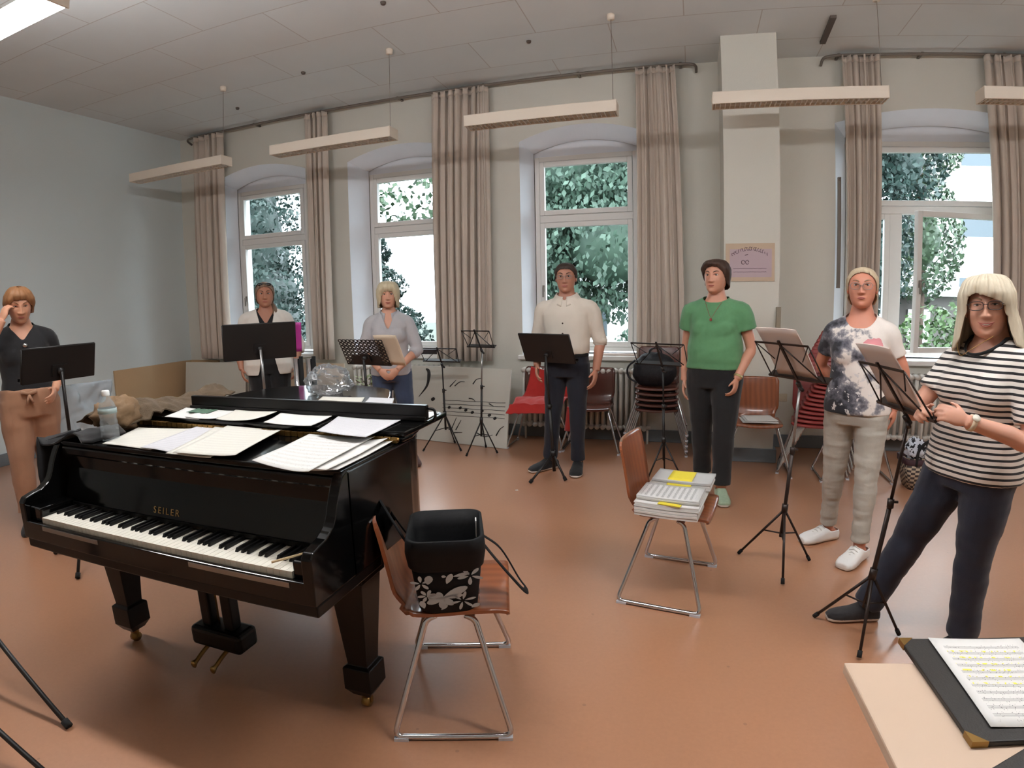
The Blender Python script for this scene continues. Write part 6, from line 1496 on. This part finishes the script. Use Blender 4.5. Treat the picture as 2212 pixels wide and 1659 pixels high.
# --- 6: woman in floral top
F6 = Person('person in floral t-shirt and light grey jeans with glasses', (0.968, 3.50), R(-20), 1.645, True, 0.97, (196, 132, 108), elR=(-0.225, 0.11, 1.09), wrR=(-0.10, 0.19, 0.93), elL=(0.235, 0.04, 1.075), wrL=(0.205, 0.06, 0.86), anR=(-0.115, 0.12, 0.085), anL=(0.095, -0.115, 0.085), toeR=-42, toeL=-20, sw=0.148, bust=1.05)
F6.body(yaw=2, pitch=-3, brow=(150, 120, 96), open_eye=0.9)
def floral(nt, tc):
    v = tc.outputs['Object']; s_ = sep(nt, v)
    dist = nt.nodes.new('ShaderNodeTexNoise'); dist.inputs['Scale'].default_value = 7; nt.links.new(v, dist.inputs['Vector'])
    n1 = texnoise(nt, v, 11, 5, 0.6); n2 = texnoise(nt, v, 24, 4, 0.6)
    low = mth(nt, 'MULTIPLY', mth(nt, 'SUBTRACT', 1.30, s_['Z']), 0.9)
    leftw = mth(nt, 'MULTIPLY', mth(nt, 'MULTIPLY', s_['X'], -1.0), 1.0)
    k = mth(nt, 'ADD', mth(nt, 'ADD', n1, mth(nt, 'MULTIPLY', low, 0.25)), leftw)
    r_ = nt.nodes.new('ShaderNodeValToRGB'); e = r_.color_ramp.elements; e[0].position = 0.50; e[0].color = (*lin((222, 214, 206)), 1); e[1].position = 0.76; e[1].color = (*lin((34, 34, 40)), 1)
    q = e.new(0.58); q.color = (*lin((128, 126, 132)), 1); q2 = e.new(0.66); q2.color = (*lin((84, 84, 92)), 1)
    nt.links.new(k, r_.inputs[0])
    c_ = mixc(nt, mth(nt, 'MULTIPLY', mth(nt, 'GREATER_THAN', n2, 0.60), mth(nt, 'LESS_THAN', s_['Z'], 1.08)), r_.outputs[0], lin((206, 202, 200)))
    d2 = mth(nt, 'ADD', mth(nt, 'POWER', mth(nt, 'MULTIPLY', mth(nt, 'ADD', s_['X'], -0.075), 16.0), 2.0), mth(nt, 'POWER', mth(nt, 'MULTIPLY', mth(nt, 'ADD', s_['Z'], -1.195), 11.0), 2.0))
    pk = mth(nt, 'LESS_THAN', mth(nt, 'ADD', d2, mth(nt, 'MULTIPLY', n1, 1.6)), 1.5)
    return mixc(nt, mth(nt, 'MULTIPLY', pk, 0.85), c_, lin((204, 116, 126)))
flor = recolor(fabric('floral_print', (210, 204, 198)), floral)
F6.top(flor, 0.865, 0.013, 0.62, flare=0.014, cut=crew(F6, 0.105, 0.088, 1.455), name='floral_top', wrinkle=0.006, wscale=9, waist_off=0.008)
F6.trousers(denim('light_grey_jeans', (166, 160, 149)), 0.010, 0.93, 0.003, name='grey_jeans', wrinkle=0.005, wscale=13, dirs=(0.5, 0.5, 2.2))
F6.shoes(mat('white_trainer', (226, 224, 220), 0.55, noise_amt=0.05), M['sole_white'], off=0.013)
for sd in 'RL':
    A_, t_ = F6.an[sd], F6.toe[sd]; sv = t_.cross(Vector((0, 0, 1))); lc = MB()
    for k in range(4):
        c_ = Vector((A_.x, A_.y, 0)) + t_ * (0.045 + 0.022 * k); z_ = 0.098 - 0.0105 * k
        lc.tube([c_ - sv * 0.026 + Vector((0, 0, z_ - 0.012)), c_ + Vector((0, 0, z_ + 0.002)), c_ + sv * 0.026 + Vector((0, 0, z_ - 0.012))], 0.0036, 6)
    lc.build('shoe_lace', M['sole_white'], F6.root)
F6.hair(hairm('pale_blonde_pulled_back', (172, 152, 124), (204, 188, 160)), smooth_end([(0, 0.086), (0.6, 0.080), (1.0, 0.055), (1.35, 0.015), (1.7, -0.04), (2.2, -0.085), (3.2, -0.10)]), 0.008, groove=0.003, seed=6, th=0.008)
F6.glasses(M['stand_silver'], M['lens'], 0.026, 0.019, z=0.010)

# --- 7: blonde woman in striped t-shirt holding the stand
G7 = Person('person with long blonde hair in striped t-shirt touching a stand', (1.158, 2.445), R(-62), 1.575, True, 1.08, (200, 150, 128), elR=(-0.175, -0.16, 1.03), wrR=(-0.045, -0.255, 1.05), elL=(0.265, -0.045, 0.985), wrL=(0.145, -0.255, 1.055), anR=(-0.335, -0.135, 0.08), anL=(0.045, 0.055, 0.08), toeR=-22, toeL=-8, headscale=1.04, head=(0.030, -0.03, 1.445), sw=0.160, lean=(0.03, 0.0, 0.0), bust=1.15, knR=(-0.205, -0.075, 0.44))
G7.body({'L': dict(d=(-0.42, -0.72, 0.30), pn=(-0.75, 0.45, -0.35), thumb_side=(-0.2, -0.1, 0.95), curl=0.75, thumb_curl=0.7), 'R': dict(d=(0.40, -0.80, 0.20), pn=(0.7, 0.4, -0.5), thumb_side=(0.2, 0, 0.95), curl=0.85, thumb_curl=0.7)}, voxel=0.005, yaw=33, roll=-4, pitch=-1, smile=1.0, open_eye=0.62, brow=(150, 122, 92))
def stripes(nt, tc):
    v = tc.outputs['Object']; s_ = sep(nt, v)
    z = mth(nt, 'ADD', s_['Z'], mth(nt, 'MULTIPLY', texnoise(nt, v, 5.0, 1), 0.012))
    fr_ = mth(nt, 'FRACT', mth(nt, 'MULTIPLY', z, 1 / 0.0235))
    return mixc(nt, mth(nt, 'LESS_THAN', fr_, 0.40), lin((226, 220, 212)), lin((24, 24, 28)))
strp = recolor(fabric('striped_jersey', (220, 214, 206)), stripes)
G7.top(strp, 0.850, 0.014, {'R': 0.62, 'L': 0.78}, flare=0.022, cut=crew(G7, 0.080, 0.088, 1.455), name='striped_top', wrinkle=0.005, wscale=7, waist_off=0.010)
nb_ = MB(); pts = []
for k in range(28):
    a = 2 * math.pi * k / 28; fr_ = max(0, -math.sin(a)); pts.append((G7.lean.x + 0.082 * math.cos(a) * G7.s, -0.012 + 0.098 * math.sin(a) * G7.s, (1.445 - 0.068 * fr_) * G7.s))
nb_.tube(pts, 0.007, 8, closed=True, flat=0.7); nb_.build('neck_band', black_top, G7.root)
G7.trousers(denim('dark_blue_jeans', (30, 36, 52)), 0.014, 0.98, 0.018, name='jeans', wrinkle=0.006, wscale=9, dirs=(0.7, 0.7, 1.4))
G7.shoes(fabric('dark_floral_shoe', (44, 42, 44), na=0.5, ns=40), M['sole_white'])
G7.hair(hairm('long_blonde_hair', (172, 160, 136), (212, 203, 182)), smooth_end([(-3.2, -0.165), (-2.2, -0.165), (-1.4, -0.160), (-1.12, -0.135), (-0.98, -0.03), (-0.80, 0.040), (-0.5, 0.060), (-0.2, 0.056), (0.1, 0.047), (0.45, 0.034), (0.75, 0.012), (0.95, -0.04), (1.10, -0.140), (1.5, -0.165), (3.2, -0.165)]), 0.022, hang=0.0, groove=0.006, seed=7, crown=0.010, k=50, n=110, taper=0.45, signed=True, width=lambda a, z: (0.034 * min(1, max(0, -z / 0.15)) ** 1.2 * (0.4 + 0.6 * abs(math.sin(a)))) if z < 0 else 0.0)
M['specs_dark'] = mat('dark_spectacle_frame', (36, 28, 30), 0.35)
G7.glasses(M['specs_dark'], M['lens'], 0.026, 0.0165, rim=0.0015, z=0.014, round_=3.0)
M['watch_face'] = mat('watch_face', (224, 220, 206), 0.25)
o_, c_, d_ = G7.watch('L', None, mat('watch_strap_pale', (206, 190, 164), 0.5))
sdv = Vector((0.7, -0.1, 0.6)); sdv = (sdv - d_ * sdv.dot(d_)).normalized()
MB().tube([c_ + sdv * 0.026, c_ + sdv * 0.036], 0.014, 16).build('watch_dial', M['watch_face'], o_)
MB().tube(smooth_path([(-0.05, -0.09, 1.35), (0.0, -0.150, 1.30), (0.03, -0.165, 1.275), (0.06, -0.150, 1.30), (0.10, -0.08, 1.35)], 6), 0.0012, 5).build('necklace', M['brass'], G7.root)
# ================================================================ OUTSIDE THE WINDOWS
M['lawn'] = mat('lawn', (30, 40, 26), 0.95, noise_amt=0.35, noise_scale=3)
tag(MB().bounds((-40, YB + 0.5, -1.0), (40, 60, -0.8)).build('ground_outside', M['lawn']), 'green lawn outside the windows', 'lawn', kind='structure')
def leaf_mat(name, a, b):
    m = mat(name, a, 0.5, spec=0.4)
    def f(nt, tc): return mixc(nt, texnoise(nt, tc.outputs['Object'], 5.0, 3), lin(a), lin(b))
    recolor(m, f); m.node_tree.nodes['Principled BSDF'].inputs['Transmission Weight'].default_value = 0.0
    return m
M['con'] = leaf_mat('conifer_needles', (14, 27, 24), (46, 66, 60))
M['fol'] = leaf_mat('broad_leaves', (28, 44, 30), (72, 92, 66))
M['fol2'] = leaf_mat('hanging_leaves', (24, 40, 33), (78, 102, 86))
M['shrub'] = leaf_mat('shrub_leaves', (26, 48, 24), (70, 94, 50))
M['bark'] = mat('bark', (74, 60, 50), 0.9, noise_amt=0.3)
def leaves(fn, n, size, seed, drop=0.0):
    rg = np.random.default_rng(seed); mb = MB(); V = []; F_ = []
    for i in range(n):
        p, nrm = fn(rg); d = Vector(rg.normal(size=3)); d = (d + Vector((0, 0, -drop))).normalized(); nv = (Vector(nrm) + Vector(rg.normal(size=3)) * 0.7).normalized(); s_ = d.cross(nv).normalized(); L_ = size * rg.uniform(0.6, 1.3); w_ = L_ * 0.30
        o = len(V); p = Vector(p); V += [p - d * L_ * 0.5, p + s_ * w_, p + d * L_ * 0.5, p - s_ * w_]; F_.append((o, o + 1, o + 2, o + 3))
    mb.add(V, F_); return mb
def tree(name, base, h, label, m, crown, n, size, seed, trunk=0.18, drop=0.0, group='trees outside the windows', cat='tree'):
    t = thing(name, label, cat, base, group=group)
    MB().tube([(0, 0, 0), (0.05, 0, h * 0.4), (0, 0.03, h * 0.85)], [trunk, trunk * 0.7, trunk * 0.25], 10).build('trunk', M['bark'], t)
    mb = leaves(crown, n, size, seed, drop); cr = getattr(crown, 'core', None)
    if cr: cr(mb, seed)
    mb.build('foliage', m, t); return t
def cone(r, z0, z1, pw=0.9):
    def f(rg):
        t = rg.random() ** 0.7; z = z1 - (z1 - z0) * t; a = rg.uniform(0, 6.283); lay = 0.82 + 0.18 * math.sin(z * 7 + a * 2)
        rr = r * t ** pw * lay * (0.62 + 0.38 * rg.random() ** 0.5); return (rr * math.cos(a), rr * math.sin(a), z), (math.cos(a), math.sin(a), 0.4)
    def core(mb, seed):
        rings = []
        for k in range(22):
            t = k / 21; z = z1 - 0.3 - (z1 - 0.3 - z0) * t; rings.append([((0.02 + 0.58 * r * t ** pw * (1 + 0.22 * noise.noise(Vector((math.cos(a) * 3, math.sin(a) * 3, z * 2.5 + seed))))) * math.cos(a), (0.02 + 0.58 * r * t ** pw) * math.sin(a), z) for a in np.linspace(0, 6.283, 28)[:-1]])
        mb.loft(rings)
    f.core = core; return f
def blob(cs, solid=0.0):
    w = np.array([c[3] * c[4] * c[5] for c in cs]); w /= w.sum()
    def f(rg):
        c = cs[rg.choice(len(cs), p=w)]; d = rg.normal(size=3); d /= np.linalg.norm(d); k = 0.55 + 0.45 * rg.random() ** 0.4
        return (c[0] + d[0] * c[3] * k, c[1] + d[1] * c[4] * k, c[2] + d[2] * c[5] * k), d
    def core(mb, seed):
        for c in cs:
            rings = []
            for i in range(15):
                ph = -1.5707 + math.pi * i / 14; cr = max(math.cos(ph), 1e-3)
                rings.append([(c[0] + c[3] * solid * cr * math.cos(a) * (1 + 0.35 * noise.noise(Vector((math.cos(a) * 3 + seed, math.sin(a) * 3, ph * 3)))), c[1] + c[4] * solid * cr * math.sin(a), c[2] + c[5] * solid * math.sin(ph)) for a in np.linspace(0, 6.283, 21)[:-1]])
            mb.loft(rings)
    if solid: f.core = core
    return f
tree('conifer', (-12.6, 13.2, -0.8), 9.5, 'dense dark conifer filling the leftmost window', M['con'], cone(3.9, 0.2, 11.5, 0.70), 30000, 0.14, 1, drop=0.6)
tree('conifer', (-7.75, 12.6, -0.8), 4.0, 'pointed conifer in the second window with sky at its right', M['con'], cone(2.3, 0.1, 4.9, 0.80), 11000, 0.13, 2, drop=0.6)
tree('broadleaf_tree', (-4.2, 14.5, -0.8), 8.0, 'airy light green tree high in the second window', M['fol'], blob([(-2.2, -1.0, 5.2, 2.2, 1.6, 1.3), (-0.8, 0, 6.4, 2.4, 1.8, 1.2), (-3.0, -0.5, 6.9, 2.0, 1.5, 1.0)]), 3400, 0.20, 3)
tree('weeping_tree', (-2.3, 11.4, -0.8), 7.5, 'weeping tree with hanging leaves in the window of the man', M['fol2'], blob([(0.2, 0, 5.0, 2.4, 1.6, 2.2), (0.9, -0.6, 3.3, 1.5, 1.0, 1.5), (-0.6, -0.4, 3.2, 1.2, 1.0, 1.35), (0.3, 0.6, 3.6, 2.0, 1.2, 1.6)], 0.50), 24000, 0.13, 4, drop=1.4)
tree('broadleaf_tree', (4.0, 14.5, -0.8), 8.0, 'dark green tree at the left of the right window', M['con'], blob([(0, 0, 3.6, 1.2, 1.2, 2.0), (-0.5, 0.2, 6.2, 1.7, 1.4, 1.8), (0.9, 0.5, 5.6, 1.2, 1.2, 1.6)], 0.5), 9000, 0.16, 5, drop=0.5)
tree('broadleaf_tree', (6.0, 16.5, -0.8), 8.0, 'tall green tree in the middle of the right window', M['fol'], blob([(0, 0, 3.8, 1.1, 1.2, 1.7), (-0.3, 0.2, 6.6, 1.6, 1.4, 1.6), (0.9, 0.2, 7.6, 1.4, 1.2, 0.8)], 0.45), 8000, 0.16, 6, drop=0.5)
def bush(x, y, r, h, label, seed, m='shrub', n=1800):
    t = thing('shrub', label, 'shrub', (x, y, -0.8), group='shrubs outside the windows')
    MB().tube([(0, 0, 0), (0.02, 0, h * 0.5)], 0.04, 8).build('stem', M['bark'], t)
    leaves(blob([(0, 0, h * 0.55, r, r * 0.8, h * 0.5), (r * 0.4, 0, h * 0.7, r * 0.6, r * 0.6, h * 0.4)], 0.7), n, 0.12, seed).build('foliage', M[m], t)
bush(4.05, 10.2, 0.85, 2.1, 'bright green shrub low in the right window', 11)
bush(3.05, 10.6, 0.55, 1.4, 'small shrub beside the mullion of the right window', 12, 'fol2', 900)
bush(-0.75, 10.0, 0.75, 1.7, 'leafy shrub at the lower right of the man', 13, 'fol2', 1500)
bush(-2.4, 10.3, 0.6, 1.3, 'low shrub at the lower left of the man', 14, 'shrub', 1000)
bush(-5.7, 10.4, 0.9, 1.9, 'dark shrub at the bottom of the second window', 15, 'con', 1800)
bush(-4.7, 9.6, 0.5, 1.45, 'pale shrub at the lower right of the second window', 16, 'fol2', 900)
# white apartment house with balconies, low garage
M['house'] = mat('white_render', (232, 232, 230), 0.8); M['housewin'] = mat('house_window_glass', (62, 72, 78), 0.15); M['roofgrey'] = mat('flat_roof_white', (236, 238, 240), 0.6); M['garage'] = mat('garage_wall', (84, 80, 76), 0.8)
hb = thing('apartment_house', 'white apartment house with balconies in the right window', 'house', (13.0, 24.5, -0.8))
MB().bounds((-3.2, 0, 0), (4.0, 6.0, 12.0)).build('wall', M['house'], hb)
for k in range(4):
    z = 1.0 + 2.7 * k
    for x in (-2.6, 0.6):
        w_ = MB().bounds((x, -0.06, z + 0.9), (x + 1.5, 0.02, z + 2.2)).build('window', M['house'], hb); MB().bounds((x + 0.08, -0.08, z + 0.98), (x + 1.42, -0.05, z + 2.12)).build('pane', M['housewin'], w_)
    MB().bounds((-0.7, -1.3, z - 0.1), (2.6, 0, z)).bounds((-0.7, -1.3, z), (2.6, -1.24, z + 0.75)).bounds((-0.7, -1.3, z), (-0.64, 0, z + 0.75)).build('balcony', M['roofgrey'], hb)
gb = thing('garage', 'low garage with white flat roof edge behind the shrubs', 'garage', (5.2, 17.2, -0.8))
MB().bounds((-2.2, 0, 0), (2.6, 3.0, 2.35)).build('wall', M['garage'], gb)
MB().bounds((-2.5, -0.4, 2.36), (2.9, 3.2, 2.62)).build('flat_roof', M['roofgrey'], gb)
for x in (-1.6, -0.5, 0.8): MB().bounds((x, -0.05, 1.1), (x + 0.6, 0.02, 2.0)).build('window', M['roofgrey'], gb)
fb_ = thing('garden_shed', 'pale low building behind the weeping tree', 'building', (-2.6, 20.0, -0.8))
MB().bounds((-3.5, 0, 0), (3.2, 3, 2.9)).build('wall', M['house'], fb_)
MB().bounds((-3.7, -0.3, 2.9), (3.4, 3.2, 3.1)).build('flat_roof', M['roofgrey'], fb_)
for x in (-2.5, -0.9, 0.8, 2.0): MB().bounds((x, -0.05, 1.0), (x + 0.8, 0.02, 2.3)).build('window', M['housewin'], fb_)
